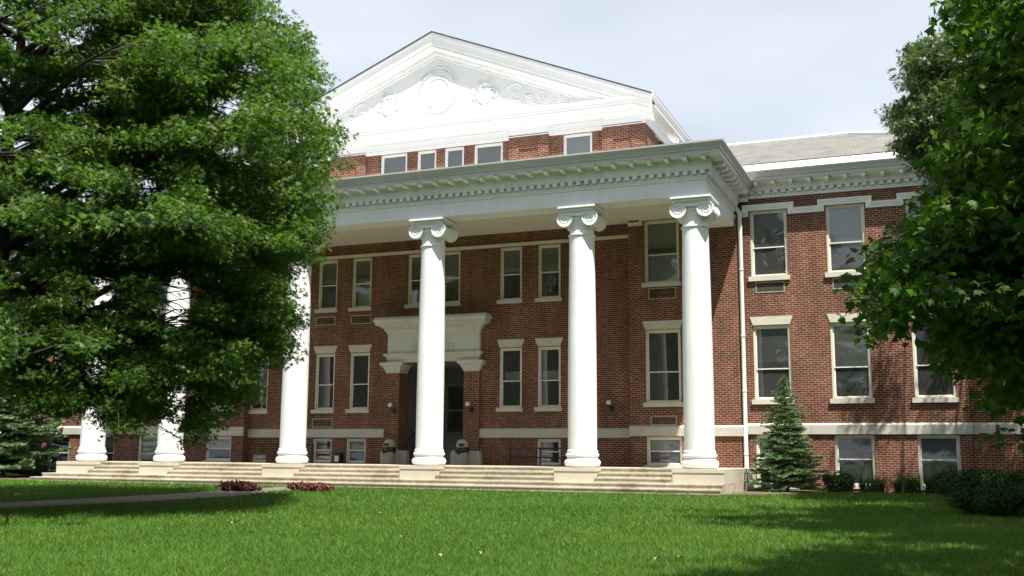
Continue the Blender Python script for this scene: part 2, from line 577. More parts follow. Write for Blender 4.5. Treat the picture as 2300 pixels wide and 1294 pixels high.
def wall_panel(mb, x0, x1, z0, z1, y, holes, depth=0.32):
    """front face with openings, their reveals, a back face and outer edges"""
    xs = sorted({x0, x1, *[h[0] for h in holes], *[h[1] for h in holes]})
    zs = sorted({z0, z1, *[h[2] for h in holes], *[h[3] for h in holes]})
    xs = [x for x in xs if x0 <= x <= x1]
    zs = [z for z in zs if z0 <= z <= z1]
    for i in range(len(xs) - 1):
        for k in range(len(zs) - 1):
            cx, cz = (xs[i] + xs[i + 1]) / 2, (zs[k] + zs[k + 1]) / 2
            if any(h[0] < cx < h[1] and h[2] < cz < h[3] for h in holes):
                continue
            a, c, d, e = xs[i], xs[i + 1], zs[k], zs[k + 1]
            mb.face((a, y, d), (c, y, d), (c, y, e), (a, y, e))
            mb.face((c, y + depth, d), (a, y + depth, d), (a, y + depth, e), (c, y + depth, e))
    for a, c, d, e in holes:
        y1 = y + depth
        mb.face((a, y, d), (a, y, e), (a, y1, e), (a, y1, d))
        mb.face((c, y, d), (c, y1, d), (c, y1, e), (c, y, e))
        mb.face((a, y, e), (c, y, e), (c, y1, e), (a, y1, e))
        mb.face((a, y, d), (a, y1, d), (c, y1, d), (c, y, d))
    y1 = y + depth
    mb.face((x0, y, z0), (x0, y, z1), (x0, y1, z1), (x0, y1, z0))
    mb.face((x1, y, z0), (x1, y1, z0), (x1, y1, z1), (x1, y, z1))
    mb.face((x0, y, z1), (x1, y, z1), (x1, y1, z1), (x0, y1, z1))


def window(y, x0, x1, z0, z1, zr, sill=0.0, lintel=0.0, blind=None, blind_mat='blind', cas=0.075, low=True, back=None, frame='cream'):
    """sash window filling the opening x0..x1, z0..z1 in a wall whose face is y; zr is the meeting rail"""
    f = MB()
    ya, yb = y + 0.055, y + 0.20
    f.box(x0, x0 + cas, ya, yb, z0, z1)
    f.box(x1 - cas, x1, ya, yb, z0, z1)
    f.box(x0 + cas, x1 - cas, ya, yb, z1 - cas, z1)
    f.box(x0 + cas, x1 - cas, ya - 0.02, yb, z0, z0 + 0.045)
    w = f.build('window', M[frame], bld)
    xi0, xi1, zi0, zi1 = x0 + cas, x1 - cas, z0 + 0.045, z1 - cas
    pane = MB()
    for (za, zb, yy) in ((zr - 0.02, zi1, y + 0.10), (zi0, zr + 0.02, y + 0.135)):
        s = MB()
        t = 0.04
        s.box(xi0, xi0 + t, yy, yy + 0.03, za, zb)
        s.box(xi1 - t, xi1, yy, yy + 0.03, za, zb)
        s.box(xi0 + t, xi1 - t, yy, yy + 0.03, zb - t, zb)
        s.box(xi0 + t, xi1 - t, yy, yy + 0.03, za, za + t)
        s.build('sash', M['sash'], w)
        pane.face((xi0 + t, yy + 0.015, za + t), (xi1 - t, yy + 0.015, za + t), (xi1 - t, yy + 0.015, zb - t), (xi0 + t, yy + 0.015, zb - t))
    pane.build('pane', M['glass'], w)
    if blind:
        bm = MB()
        zb = zi1 - blind * (zi1 - zi0)
        bm.box(xi0 + 0.01, xi1 - 0.01, y + 0.20, y + 0.206, zb, zi1 - 0.01)
        bm.box(xi0 + 0.01, xi1 - 0.01, y + 0.195, y + 0.215, zb - 0.025, zb)
        bm.build('blind', M[blind_mat], w)
    if back:
        bm = MB()                                     # something pale standing on the inner ledge
        bm.box(xi0 + 0.02, xi1 - 0.02, y + 0.36, y + 0.39, back[0], back[1])
        bm.build('paper_screen', M['blindw'], w)
    if sill:
        MB().box(x0 - 0.09, x1 + 0.06, y - 0.085, y + 0.10, z0 - sill, z0 - 0.003).build('sill', M['lime'], w)
    if lintel:
        MB().prism_y([(x0 + 0.01, z1 + 0.015), (x1 - 0.01, z1 + 0.015), (x1 + 0.10, z1 + 0.015 + lintel), (x0 - 0.10, z1 + 0.015 + lintel)], y - 0.022, y + 0.12).build('lintel', M['lime'], w)
    return (x0, x1, z0, z1)


def vent(y, x0, x1, z0, z1):
    f = MB()
    t = 0.035
    f.box(x0, x0 + t, y - 0.018, y + 0.05, z0, z1)
    f.box(x1 - t, x1, y - 0.018, y + 0.05, z0, z1)
    f.box(x0 + t, x1 - t, y - 0.018, y + 0.05, z1 - t, z1)
    f.box(x0 + t, x1 - t, y - 0.018, y + 0.05, z0, z0 + t)
    w = f.build('wall_vent', M['grillef'], bld)
    s = MB()
    n = max(4, int((z1 - z0) / 0.035))
    for k in range(n):
        z = z0 + t + (z1 - z0 - 2 * t) * k / n
        h = (z1 - z0 - 2 * t) / n
        s.face((x0 + t, y - 0.012, z), (x1 - t, y - 0.012, z), (x1 - t, y + 0.02, z + h * 1.1), (x0 + t, y + 0.02, z + h * 1.1))
    s.face((x0 + t, y + 0.03, z0 + t), (x1 - t, y + 0.03, z0 + t), (x1 - t, y + 0.03, z1 - t), (x0 + t, y + 0.03, z1 - t))
    s.build('louvre_panel', M['grille'], w)


def mx(a, b):
    return (2 * XM - b, 2 * XM - a)


# --- recessed centre
holes = []
CEN2 = [(-17.36, -16.42, .45), (-15.70, -14.77, .3), (-13.06, -12.13, .4), (-11.62, -10.68, .42), (-8.94, -8.01, .48), (-7.33, -6.39, .48)]
for i, (a, c, bl) in enumerate(CEN2):
    bk = {1: (6.55, 7.1), 2: (6.55, 7.1)}.get(i)
    holes.append(window(YR, a, c, 6.43, 8.54, 7.45, sill=0.15, blind=bl or None, back=bk))
for i, (a, c) in enumerate([(-17.36, -16.40), (-15.68, -14.74), (-8.93, -7.98), (-7.33, -6.38), (-20.67, -19.70)]):
    holes.append(window(YR, a, c, 2.20, 4.53, 3.23, sill=0.16, lintel=0.31, blind=(0.9 if i == 4 else None), back=((3.3, 3.62) if i in (2, 3) else None)))
for i, (a, c) in enumerate([(-17.36, -16.42), (-15.74, -14.81), (-7.34, -6.38)]):
    holes.append(window(YR, a, c, 0.02, 1.0, 0.52, blind=(0.45 if i == 1 else None), blind_mat='blindw'))
holes.append(window(YR, -20.34, -19.64, 0.02, 0.34, 0.2, cas=0.05))
DOOR = (-13.27, -10.40, 0.0, 4.02)
holes.append(DOOR)
w = MB()
wall_panel(w, -20.78, -3.54, GZ - 0.2, 9.6, YR, holes)
# piers of the doorway, slightly proud, and their deep inner returns
for (a, c) in ((-13.87, -13.27), (-10.40, -9.72)):
    w.box(a, c, YR - 0.12, YR - 0.002, 0.0, 3.66)
w.box(-13.60, -13.27, YR + 0.322, YR + 0.75, 0.0, 4.02)
w.box(-10.40, -10.05, YR + 0.322, YR + 0.75, 0.0, 4.02)
w.build('recessed_brick_wall', M['brick'], bld)
for (a, c, z0, z1) in ((-17.41, -16.45, 5.74, 6.10), (-15.68, -14.72, 5.74, 6.10), (-17.40, -16.41, 1.45, 1.83)):
    vent(YR, a, c, z0, z1)
# --- outer bays of the middle block, right one measured, left one mirrored
for s in (0, 1):
    hh = []
    q = (lambda a, c: (a, c)) if s == 0 else mx
    a, c = q(-2.94, -1.62)
    hh.append(window(YO, a, c, 6.72, 9.08, 7.78, sill=0.16, blind=0.42, back=(6.8, 7.9)))
    hh.append(window(YO, a, c, 2.31, 4.97, 3.42, sill=0.16, lintel=0.31))
    hh.append(window(YO, a, c, 0.06, 1.08, 0.56, blind=0.5, blind_mat='blindw', sill=0.12))
    w = MB()
    x0, x1 = q(-3.54, 0.50)
    wall_panel(w, x0, x1, GZ - 0.2, 10.0, YO, hh, 0.42)
    w.build('bay_brick_wall', M['brick'], bld)
    for (u, v, z0, z1) in ((-2.8, -1.76, 6.10, 6.52), (-2.76, -1.81, 1.49, 1.83)):
        a, c = q(u, v)
        vent(YO, a, c, z0, z1)
# --- wings
WX = [0.95, 3.60, 6.24]
for s in (0, 1):
    q = (lambda a, c: (a, c)) if s == 0 else mx
    hh = []
    for i, x in enumerate(WX):
        a, c = q(x, x + 1.30)
        hh.append(window(YW, a, c, 6.77, 9.19, 7.83, sill=0.17, blind=(0.5, 0.57, 0.57)[i] or None, blind_mat=('blindg', 'blindw', 'blindw')[i]))
        hh.append(window(YW, a, c, 2.38, 5.0, 3.46, sill=0.17, lintel=0.30, blind=(0.48, 0.56, 0.3)[i], blind_mat=('blindg', 'blind', 'blindg')[i]))
        hh.append(window(YW, a, c, (-0.60 if i == 0 else -0.55), 1.15, 0.33, blind=(0.6, 0.3, 0.5)[i], blind_mat=('blindw', 'blindg', 'blindg')[i], sill=0.1))
    w = MB()
    x0, x1 = q(0.50, 7.90)
    wall_panel(w, x0, x1, GZ - 0.2, 10.2, YW, hh)
    x0, x1 = q(7.90, 15.5)
    h2 = []
    for x in (8.9, 11.6):
        a, c = q(x, x + 1.30)
        h2.append(window(YW + 0.12, a, c, 6.77, 9.19, 7.83, sill=0.17))
        h2.append(window(YW + 0.12, a, c, 2.38, 5.0, 3.46, sill=0.17, lintel=0.30))
    wall_panel(w, x0, x1, GZ - 0.2, 10.2, YW + 0.12, h2)
    xe0, xe1 = q(15.18, 15.5)
    w.box(xe0, xe1, YW + 0.45, 16.0, GZ - 0.2, 10.2)
    w.build('wing_brick_wall', M['brick'], bld)
    for i, x in enumerate(WX[:2]):
        a, c = q(x + 0.14, x + 1.16)
        vent(YW, a, c, 6.17, 6.56)

# dark rooms behind the windows: partition, floors and back wall
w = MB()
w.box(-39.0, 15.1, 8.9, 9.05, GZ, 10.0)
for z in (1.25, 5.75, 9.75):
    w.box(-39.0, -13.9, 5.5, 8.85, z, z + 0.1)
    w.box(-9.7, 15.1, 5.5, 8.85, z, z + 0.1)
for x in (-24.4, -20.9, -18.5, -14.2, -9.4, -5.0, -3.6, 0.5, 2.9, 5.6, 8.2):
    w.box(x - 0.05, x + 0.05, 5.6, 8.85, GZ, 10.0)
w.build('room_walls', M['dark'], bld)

# --- stone band (bevelled top), in lengths with open joints
def band(mb, x0, x1, y, z0, z1, joints):
    xs = [x0] + [j for j in joints if x0 + .3 < j < x1 - .3] + [x1]
    for i in range(len(xs) - 1):
        a, c = xs[i] + (0.004 if i else 0), xs[i + 1] - (0.004 if i < len(xs) - 2 else 0)
        mb.face((a, y - .07, z0), (c, y - .07, z0), (c, y - .07, z1 - .07), (a, y - .07, z1 - .07))
        mb.face((a, y - .07, z1 - .07), (c, y - .07, z1 - .07), (c, y + .002, z1), (a, y + .002, z1))
        mb.face((a, y - .07, z0), (a, y + .05, z0), (c, y + .05, z0), (c, y - .07, z0))
        for x, sg in ((a, 1), (c, -1)):
            p = [(x, y - .07, z0), (x, y - .07, z1 - .07), (x, y + .002, z1), (x, y + .05, z0)]
            mb.face(*(p if sg > 0 else p[::-1]))


def one_band(x0, x1, y, z0, z1, joints, flip=False):
    o = MB()
    band(o, x0, x1, y, z0, z1, joints)
    (o.mirrored() if flip else o).build('stone_band', M['band'], bld)


one_band(-20.72, -13.96, YR, 1.04, 1.40, (-19.4, -17.9, -16.0, -15.0))
one_band(-9.80, -3.54, YR, 1.04, 1.40, (-8.3, -7.7, -6.1, -4.6))
for s in (False, True):
    one_band(-3.56, 0.57, YO, 1.10, 1.48, (-3.1, -0.9), s)
    one_band(0.58, 7.96, YW, 1.17, 1.55, (1.5, 2.85, 4.95, 6.2), s)
    one_band(7.97, 15.5, YW + 0.12, 1.17, 1.55, (9.6, 11.8, 13.5), s)

# --- belt mouldings: flat cream strip in the recess; wing belt steps up round each window head
w = MB()
w.box(-20.76, -3.56, YR - 0.05, YR + 0.03, 8.56, 8.69)
w.build('belt_strip', M['cream'], bld)


def belt_path(x0, x1, wins, zlow, zhigh):
    pts = [(x0, zlow)]
    for a, c in wins:
        pts += [(a - 0.05, zlow), (a - 0.05, zhigh), (c + 0.05, zhigh), (c + 0.05, zlow)]
    return pts + [(x1, zlow)]


def belt(mb, pts, y, prof):
    """prof: (height above the line, proud of wall); swept along a rectilinear path in x,z"""
    n0 = len(mb.v)
    m = len(pts)
    nr = []
    for i in range(m):
        d0 = Vector((pts[i][0] - pts[i - 1][0], pts[i][1] - pts[i - 1][1])) if i else None
        d1 = Vector((pts[i + 1][0] - pts[i][0], pts[i + 1][1] - pts[i][1])) if i < m - 1 else None
        v = Vector((0, 0))
        for d in (d0, d1):
            if d is not None and d.length > 0:
                d = d.normalized()
                v += Vector((-d.y, d.x))
        if d0 is None or d1 is None:
            v = v.normalized()
        nr.append(v)
    for h, o in prof:
        for i in range(m):
            mb.v.append((pts[i][0] + nr[i].x * h, y - o, pts[i][1] + nr[i].y * h))
    for k in range(len(prof) - 1):
        for i in range(m - 1):
            mb.f.append((n0 + k * m + i, n0 + k * m + i + 1, n0 + (k + 1) * m + i + 1, n0 + (k + 1) * m + i))


BP = [(0.0, -0.01), (0.0, 0.05), (0.07, 0.05), (0.075, 0.075), (0.14, 0.085), (0.15, 0.11), (0.205, 0.115), (0.215, -0.01)]
for s in (0, 1):
    o = MB()
    belt(o, belt_path(0.52, 7.88, [(x, x + 1.30) for x in WX], 8.98, 9.19), YW, BP)
    belt(o, belt_path(7.92, 15.4, [(8.9, 10.2), (11.6, 12.9)], 8.98, 9.19), YW + 0.12, BP)
    (o if s == 0 else o.mirrored()).build('belt_moulding', M['white'], bld)
    o = MB()
    belt(o, belt_path(-3.54, 0.49, [(-2.94, -1.62)], 8.92, 9.10), YO, [(0, -.01), (0, .05), (.06, .05), (.07, .08), (.13, .085), (.14, -.01)])
    (o if s == 0 else o.mirrored()).build('belt_moulding', M['cream'], bld)

# --- portico entablature
CX = [-(2 * 3.8325 + 3 * 5.5509), -(3.8325 + 3 * 5.5509), -(3.8325 + 2 * 5.5509), -(3.8325 + 5.5509), -3.8325, 0.0]
XL, XR = CX[0] - 0.42, 0.42
YEND = 4.60


def urow(o, z):
    return [(XL - o, YEND, z), (XL - o, -0.42 - o, z), (XR + o, -0.42 - o, z), (XR + o, YEND, z)]


ent = MB()
ent.sweep([(0, 8.62), (0, 8.66), (0.0, 9.10), (0.035, 9.115), (0.035, 9.16), (0.06, 9.19), (0.06, 9.265), (0.015, 9.27), (0.015, 9.41), (0.18, 9.42),
           (0.20, 9.49), (0.205, 9.73), (0.24, 9.78), (0.60, 9.79)], urow)
# beams behind the faces, with soffits
ent.box(XL + .004, XR - .004, -0.416, 0.42, 8.618, 9.2)
ent.box(XR - 0.84, XR - .004, 0.422, YEND, 8.618, 9.2)
ent.box(XL + .004, XL + 0.84, 0.422, YEND, 8.618, 9.2)
ent_o = ent.build('entablature', M['entab'], bld)
def toothed(u0, u1, z0, z1, pitch=0.277, w_=0.15, strip=0.03):
    """outline of a strip with hanging teeth, as (u, z) points"""
    p = [(u0, z1 + strip), (u0, z1)]
    u = u0
    while u + w_ < u1:
        p += [(u, z0), (u + w_, z0), (u + w_, z1), (min(u + pitch, u1), z1)] if u > u0 else [(u0, z0), (u0 + w_, z0), (u0 + w_, z1), (u0 + pitch, z1)]
        u += pitch
    p += [(u1, z1 + strip)]
    return p


def prism_x(mb, poly, x0, x1):
    n, k = len(mb.v), len(poly)
    mb.v += [(x0, y, z) for y, z in poly] + [(x1, y, z) for y, z in poly]
    mb.f.append(tuple(range(n, n + k)))
    mb.f.append(tuple(range(n + 2 * k - 1, n + k - 1, -1)))
    for i in range(k):
        j = (i + 1) % k
        mb.f.append((n + i, n + k + i, n + k + j, n + j))


MB().prism_y(toothed(XL - .155, XR + .155, 9.275, 9.395), -0.42 - 0.17, -0.42 - 0.01).build('dentil_course', M['entab'], ent_o)
for x0 in (XR + .01, XL - .17):
    den = MB()
    prism_x(den, toothed(-.42, YEND - .1, 9.275, 9.395), x0, x0 + .16)
    den.build('dentil_course', M['entab'], ent_o)
MOD = {}


def modillion(x0, x1, y0, y1, z0, z1, parent):
    """little bracket block; all alike, so they share a mesh"""
    key = (round(x1 - x0, 3), round(y1 - y0, 3), parent.name)
    if key not in MOD:
        MOD[key] = MB().box(0, x1 - x0, 0, y1 - y0, 0, .10)
        m_ = MOD[key]
        m_.box(-.012, x1 - x0 + .012, -.012 if key[0] < .2 else 0, y1 - y0, .101, z1 - z0)
        MOD[key] = m_.build('modillion', M['entab'], parent)
        MOD[key].location = (x0, y0, z0)
        return
    o = MOD[key].copy()
    COL.objects.link(o)
    o.parent = parent
    o.location = (x0, y0, z0)


x = XR + 0.14
while x > XL - 0.2:
    modillion(x - 0.13, x, -0.42 - 0.53, -0.42 - 0.20, 9.66, 9.788, ent_o)
    x -= 0.589
y = -0.42 - 0.14 + .589
while y < YEND - 0.5:
    modillion(XR + 0.20, XR + 0.54, y, y + 0.15, 9.635, 9.788, ent_o)
    modillion(XL - 0.54, XL - 0.20, y, y + 0.15, 9.635, 9.788, ent_o)
    y += 0.589
cor = MB()
cor.sweep([(0.595, 9.785), (0.60, 9.80), (0.60, 9.90), (0.63, 9.915), (0.64, 9.96), (0.67, 10.02), (0.72, 10.07), (0.755, 10.12), (0.76, 10.17), (0.735, 10.175), (0.70, 10.10), (0.2, 10.06)], urow)
cor.build('cornice_gutter', M['gutter'], bld, smooth=True, angle=25)
rf = MB()
rf.box(XL - 0.2, XR + 0.2, -0.62, 5.2, 9.95, 10.058)
rf.build('portico_roof', M['membrane'], bld)
cl = MB()
cl.box(XL + 0.84, XR - 0.84, 0.42, YR + 0.1, 9.13, 9.19)
# coved edge along the beam and the wall
for (a, c) in ((0.42, 0.55),):
    cl.box(XL + 0.84, XR - 0.84, a, c, 9.02, 9.129)
cl.build('portico_ceiling', M['ceil'], bld)

# --- wing entablature (both sides) and the little jog beside the portico
for s in (0, 1):
    o = MB()

    def wrow(off, z, x0=0.9, x1=7.9, yb=YW):
        return [(x0, yb - off, z), (x1 + off * 0.1, yb - off, z)]

    P1 = [(-.05, 9.62), (0.05, 9.63), (0.05, 9.68), (0.08, 9.70), (0.08, 9.75), (0.03, 9.76), (0.03, 9.89), (0.18, 9.90), (0.20, 9.96), (0.205, 10.10), (0.24, 10.14), (0.60, 10.15)]
    o.sweep(P1, wrow)
    o.sweep(P1, lambda a, z: [(7.9, YW + .12 - a, z), (15.5, YW + .12 - a, z)])
    o.sweep([(a, z - .10) for a, z in P1], lambda a, z: [(0.30, YO + .02 - a, z), (0.92, YO + .02 - a, z)])
    o.face((0.92, YO - .6, 10.05), (0.92, YO + .3, 10.05), (0.92, YO + .3, 9.52), (0.92, YO - .03, 9.52))
    eo = (o if s == 0 else o.mirrored()).build('wing_entablature', M['entab'], bld)
    for (a, c, yb) in ((1.0, 7.86, YW), (7.95, 15.4, YW + .12)):
        o = MB().prism_y(toothed(a, c, 9.765, 9.875, strip=.02), yb - 0.17, yb - 0.025)
        (o if s == 0 else o.mirrored()).build('dentil_course', M['entab'], eo)
    x = 1.20
    while x < 15.2:
        yb = YW if x < 7.8 else YW + .12
        a, c = (x, x + .13) if s == 0 else mx(x, x + .13)
        modillion(a, c, yb - 0.54, yb - 0.20, 10.02, 10.148, eo)
        x += 0.615
    a, c = (.62, .77) if s == 0 else mx(.62, .77)
    modillion(a, c, YO - 0.52, YO - 0.18, 9.897, 10.048, eo)
    o = MB()
    P2 = [(0.595, 10.145), (0.60, 10.16), (0.60, 10.25), (0.63, 10.265), (0.64, 10.30), (0.67, 10.37), (0.71, 10.41), (0.735, 10.45), (0.74, 10.49), (0.715, 10.495), (0.69, 10.46)]
    o.sweep(P2, wrow)
    o.sweep(P2, lambda a, z: [(7.9, YW + .12 - a, z), (15.5, YW + .12 - a, z)])
    o.sweep([(a, z - .12) for a, z in P2], lambda a, z: [(0.30, YO + .02 - a, z), (1.05, YO + .02 - a, z)])
    for k in range(len(P2) - 1):
        (a, za), (c, zc) = P2[k], P2[k + 1]
        o.face((1.05, YO + .02 - a, za - .12), (1.05, YO + .5, za - .12), (1.05, YO + .5, zc - .12), (1.05, YO + .02 - c, zc - .12))
    (o if s == 0 else o.mirrored()).build('wing_gutter', M['gutter'], bld, smooth=True, angle=25)
    # sloping white metal with standing ribs, then shingles, hip and ridge caps
    o = MB()
    ya, yb, za, zb = YW - 0.70, YW + 0.0, 10.47, 10.92
    xa, xb = 0.4, 15.6
    n = 4
    for k in range(n):
        y0, y1 = ya + (yb - ya) * k / n, ya + (yb - ya) * (k + 1) / n
        z0, z1 = za + (zb - za) * k / n, za + (zb - za) * (k + 1) / n
        o.face((xa, y0, z0), (xb, y0, z0), (xb, y1, z1 - .02), (xa, y1, z1 - .02))
        o.face((xa, y1, z1 - .02), (xb, y1, z1 - .02), (xb, y1, z1), (xa, y1, z1))
    o.face((xa, ya, za), (xa, yb, zb), (xa, yb, 9.9), (xa, ya, 10.2))
    (o if s == 0 else o.mirrored()).build('white_metal_eave', M['metal_roof'], bld)
    o = MB()
    RX, RY, RZ = 4.15, 10.0, 13.22
    ey, ez = yb - 0.03, zb + 0.012
    o.face((-4.0, ey, ez), (12.2, ey, ez), (RX, RY, RZ), (-4.0, RY, RZ))
    o.face((12.2, ey, ez), (12.2, 15.2, ez), (RX, RY, RZ))
    o.face((12.2, 15.2, ez), (-4.0, 15.2, ez), (-4.0, RY, RZ), (RX, RY, RZ))
    o.face((-4.0, ey, ez), (-4.0, RY, RZ), (-4.0, 15.2, ez))
    ro = (o if s == 0 else o.mirrored()).build('wing_roof', M['shingle'], bld)
    o = MB()
    o.tube([(-3.9, RY, RZ + .03), (RX, RY, RZ + .03)], 0.10, 6)
    o.tube([(RX, RY, RZ + .03), (12.2, ey, ez + .03)], 0.10, 6)
    (o if s == 0 else o.mirrored()).build('ridge_cap', M['metal_roof'], ro)
    o = MB()
    o.box(12.2, 15.5, YW + .2, 16.0, 10.3, 10.7)
    (o if s == 0 else o.mirrored()).build('flat_roof', M['shingle'], bld)

# --- attic storey and pediment
AX0, AX1 = -21.0, -3.12
hh = []
AW = [(-14.69, -13.42), (-12.94, -12.05), (-11.66, -10.77), (-10.31, -9.03), (-6.41, -5.20), mx(-6.41, -5.20)]
for i, (a, c) in enumerate(AW):
    hh.append(window(YA + 0.12, a, c, 11.45, 13.04, 12.2, blind=(.52, .55, .95, .95, .52, .5)[i], blind_mat=('blindg', 'blindg', 'blindg', 'blindg', 'blindw', 'blindw')[i], frame='white'))
w = MB()
wall_panel(w, AX0, AX1, 9.5, 13.3, YA + 0.12, hh)
for (a, c) in ((-4.74, AX1 + .0), (-8.71, -6.99), mx(-8.71, -6.99), mx(-4.74, AX1)):
    wall_panel(w, a, c, 9.6, 13.2, YA, [(a + .45, c - .45, 11.3, 12.62)], 0.118)
    w.box(a + .45, c - .45, YA + .05, YA + .119, 11.3, 12.62)
for xx, sg in ((AX1, 1), (AX0, -1)):
    x0, x1 = sorted((xx - sg * .3, xx))
    w.box(x0, x1, YA + .45, 16.0, 9.5, 13.3)
    x0, x1 = sorted((xx, xx + sg * .12))
    for y0, y1 in ((YA + .002, YA + 1.5), (YA + 2.6, YA + 4.2)):
        w.box(x0, x1, y0, y1, 9.6, 13.19)
w.build('attic_brick_wall', M['brick'], bld)
AF = 0.02


def arow(o, z):
    return [(AX0 - .12 - o, 16.2, z), (AX0 - .12 - o, YA - o, z), (AX1 + .12 + o, YA - o, z), (AX1 + .12 + o, 16.2, z)]


af = MB()
af.sweep([(-.10, 13.12), (0.02, 13.125), (0.02, 13.16), (0.0, 13.17), (0.0, 13.46), (0.035, 13.475), (0.035, 13.52), (0.07, 13.56), (0.12, 13.62), (0.13, 13.68), (0.15, 13.73),
          (0.37, 13.745), (0.37, 13.88), (0.40, 13.90), (0.41, 13.96), (0.45, 14.03), (0.46, 14.10), (0.45, 14.115), (-0.2, 14.14)], arow)
for (a, c) in (mx(-8.71 - 6.5, -8.71)[0:2], (-6.99, -4.74), mx(-6.99, -4.74)):
    pass
fo = af.build('attic_entablature', M['white'], bld)
w = MB()
for (a, c) in ((-15.40, -8.72), (-6.98, -4.75), mx(-6.98, -4.75)):
    w.box(a, c, YA + 0.03, YA + 0.11, 13.05, 13.121)
    w.box(a + .02, c - .02, YA + 0.02, YA + 0.06, 13.06, 13.10)
    # sunk panel edges on the frieze
    w.box(a, c, YA - 0.022, YA - 0.001, 13.40, 13.43)
    w.box(a, a + .03, YA - 0.022, YA - 0.001, 13.18, 13.399)
    w.box(c - .03, c, YA - 0.022, YA - 0.001, 13.18, 13.399)
w.build('frieze_panel', M['white'], fo)
# gable
SL = 0.411
ZAP = 18.03


def zroof(x):
    return ZAP - SL * abs(x - XM)


XE = 9.42
w = MB()
w.prism_y([(XM - 9.0, 14.09), (XM + 9.0, 14.09), (XM, zroof(XM) - .75)], YA, YA + 0.3)
w.build('tympanum', M['white'], bld)
rk = MB()
prof = [(0.0, -1.02), (0.06, -1.00), (0.06, -.93), (0.10, -.90), (0.14, -.82), (0.15, -.76), (0.37, -.73), (0.375, -.56), (0.40, -.54), (0.42, -.44), (0.46, -.30), (0.52, -.17), (0.53, -.07), (0.50, -.055), (-.1, -.055)]


def rrow(o, dz):
    r = []
    for sx in (-1, 0, 1):
        x = XM + sx * XE
        r.append((x, YA - o, zroof(x) + dz))
    return r


rk.sweep(prof, rrow)
for sx in (-1, 1):
    x = XM + sx * XE
    pts = [(x, YA - o, max(zroof(x) + dz, 13.75)) for o, dz in prof]
    rk.face(*(pts if sx < 0 else pts[::-1]))
rk.build('raking_cornice', M['white'], bld)
rf = MB()
for sx in (-1, 1):
    x = XM + sx * (XE + .02)
    p = [(XM, YA - .56, ZAP - .05), (x, YA - .56, zroof(x) - .05), (x, 16.2, zroof(x) - .05), (XM, 16.2, ZAP - .05)]
    t = [(a, b_, c + .032) for a, b_, c in p]
    rf.hexa(p + t if sx > 0 else p[::-1] + t[::-1])
rf.build('gable_roof', M['asph'], bld)
for sx in (-1, 1):
    rf = MB()
    a, c = XM + sx * (XE - .6), XM + sx * (XE + .10)
    y0, y1 = YA - .46, 16.2
    za, zb = zroof(a) + .012, 14.12
    p = [(a, y0 + .1, za), (c, y0, zb), (c, y1, zb), (a, y1, za)]
    rf.face(*(p if sx > 0 else p[::-1]))
    rf.face((a, y0 + .1, za), (a, y0 + .1, zb), (c, y0, zb))
    rf.build('white_eave_metal', M['metal_roof'], bld)
w = MB()
w.prism_y([(AX0, 13.3), (AX1, 13.3), (XM + 9, 14.1), (XM, 17.9), (XM - 9, 14.1)], 15.8, 16.1)
w.build('back_gable_wall', M['brick'], bld)

# carved relief in the tympanum
def ell(cx, cz, rx, rz, y, n=40, a0=0, a1=2 * PI):
    return [(cx + rx * math.cos(a0 + (a1 - a0) * i / n), y, cz + rz * math.sin(a0 + (a1 - a0) * i / n)) for i in range(n + 1)]


YT = YA - 0.005
rel = MB()
rel.tube(ell(XM + .05, 15.50, .58, .64, YT), 0.055, 8)
rel.tube(ell(XM + .05, 15.50, .66, .72, YT), 0.025, 6)
for i in range(56):                                # leaves of the wreath
    a = 2 * PI * i / 56
    for k, rr in ((0, .80), (1, .93)):
        cx, cz = XM + .05 + (rr + .05) * math.cos(a), 15.50 + (rr + .12) * math.sin(a)
        d = a + PI / 2 * (1 if math.cos(a) > 0 else -1) + (.6 if k else -.6)
        ux, uz = math.cos(d), math.sin(d)
        L_, W_ = .13, .04
        rel.face((cx - ux * L_, YT, cz - uz * L_), (cx + uz * W_, YT - .07, cz - ux * W_), (cx + ux * L_, YT - .02, cz + uz * L_))
        rel.face((cx - ux * L_, YT, cz - uz * L_), (cx + ux * L_, YT - .02, cz + uz * L_), (cx - uz * W_, YT - .03, cz + ux * W_))
rel.v = [(x, YT + (y - YT) * .65, z) for x, y, z in rel.v]
rel.build('wreath_relief', M['white'], bld, smooth=True, angle=50)


def spiral(cx, cz, r0, r1, a0, turns, y, n=36):
    return [(cx + (r0 + (r1 - r0) * i / n) * math.cos(a0 + turns * 2 * PI * i / n), y, cz + (r0 + (r1 - r0) * i / n) * math.sin(a0 + turns * 2 * PI * i / n)) for i in range(n + 1)]


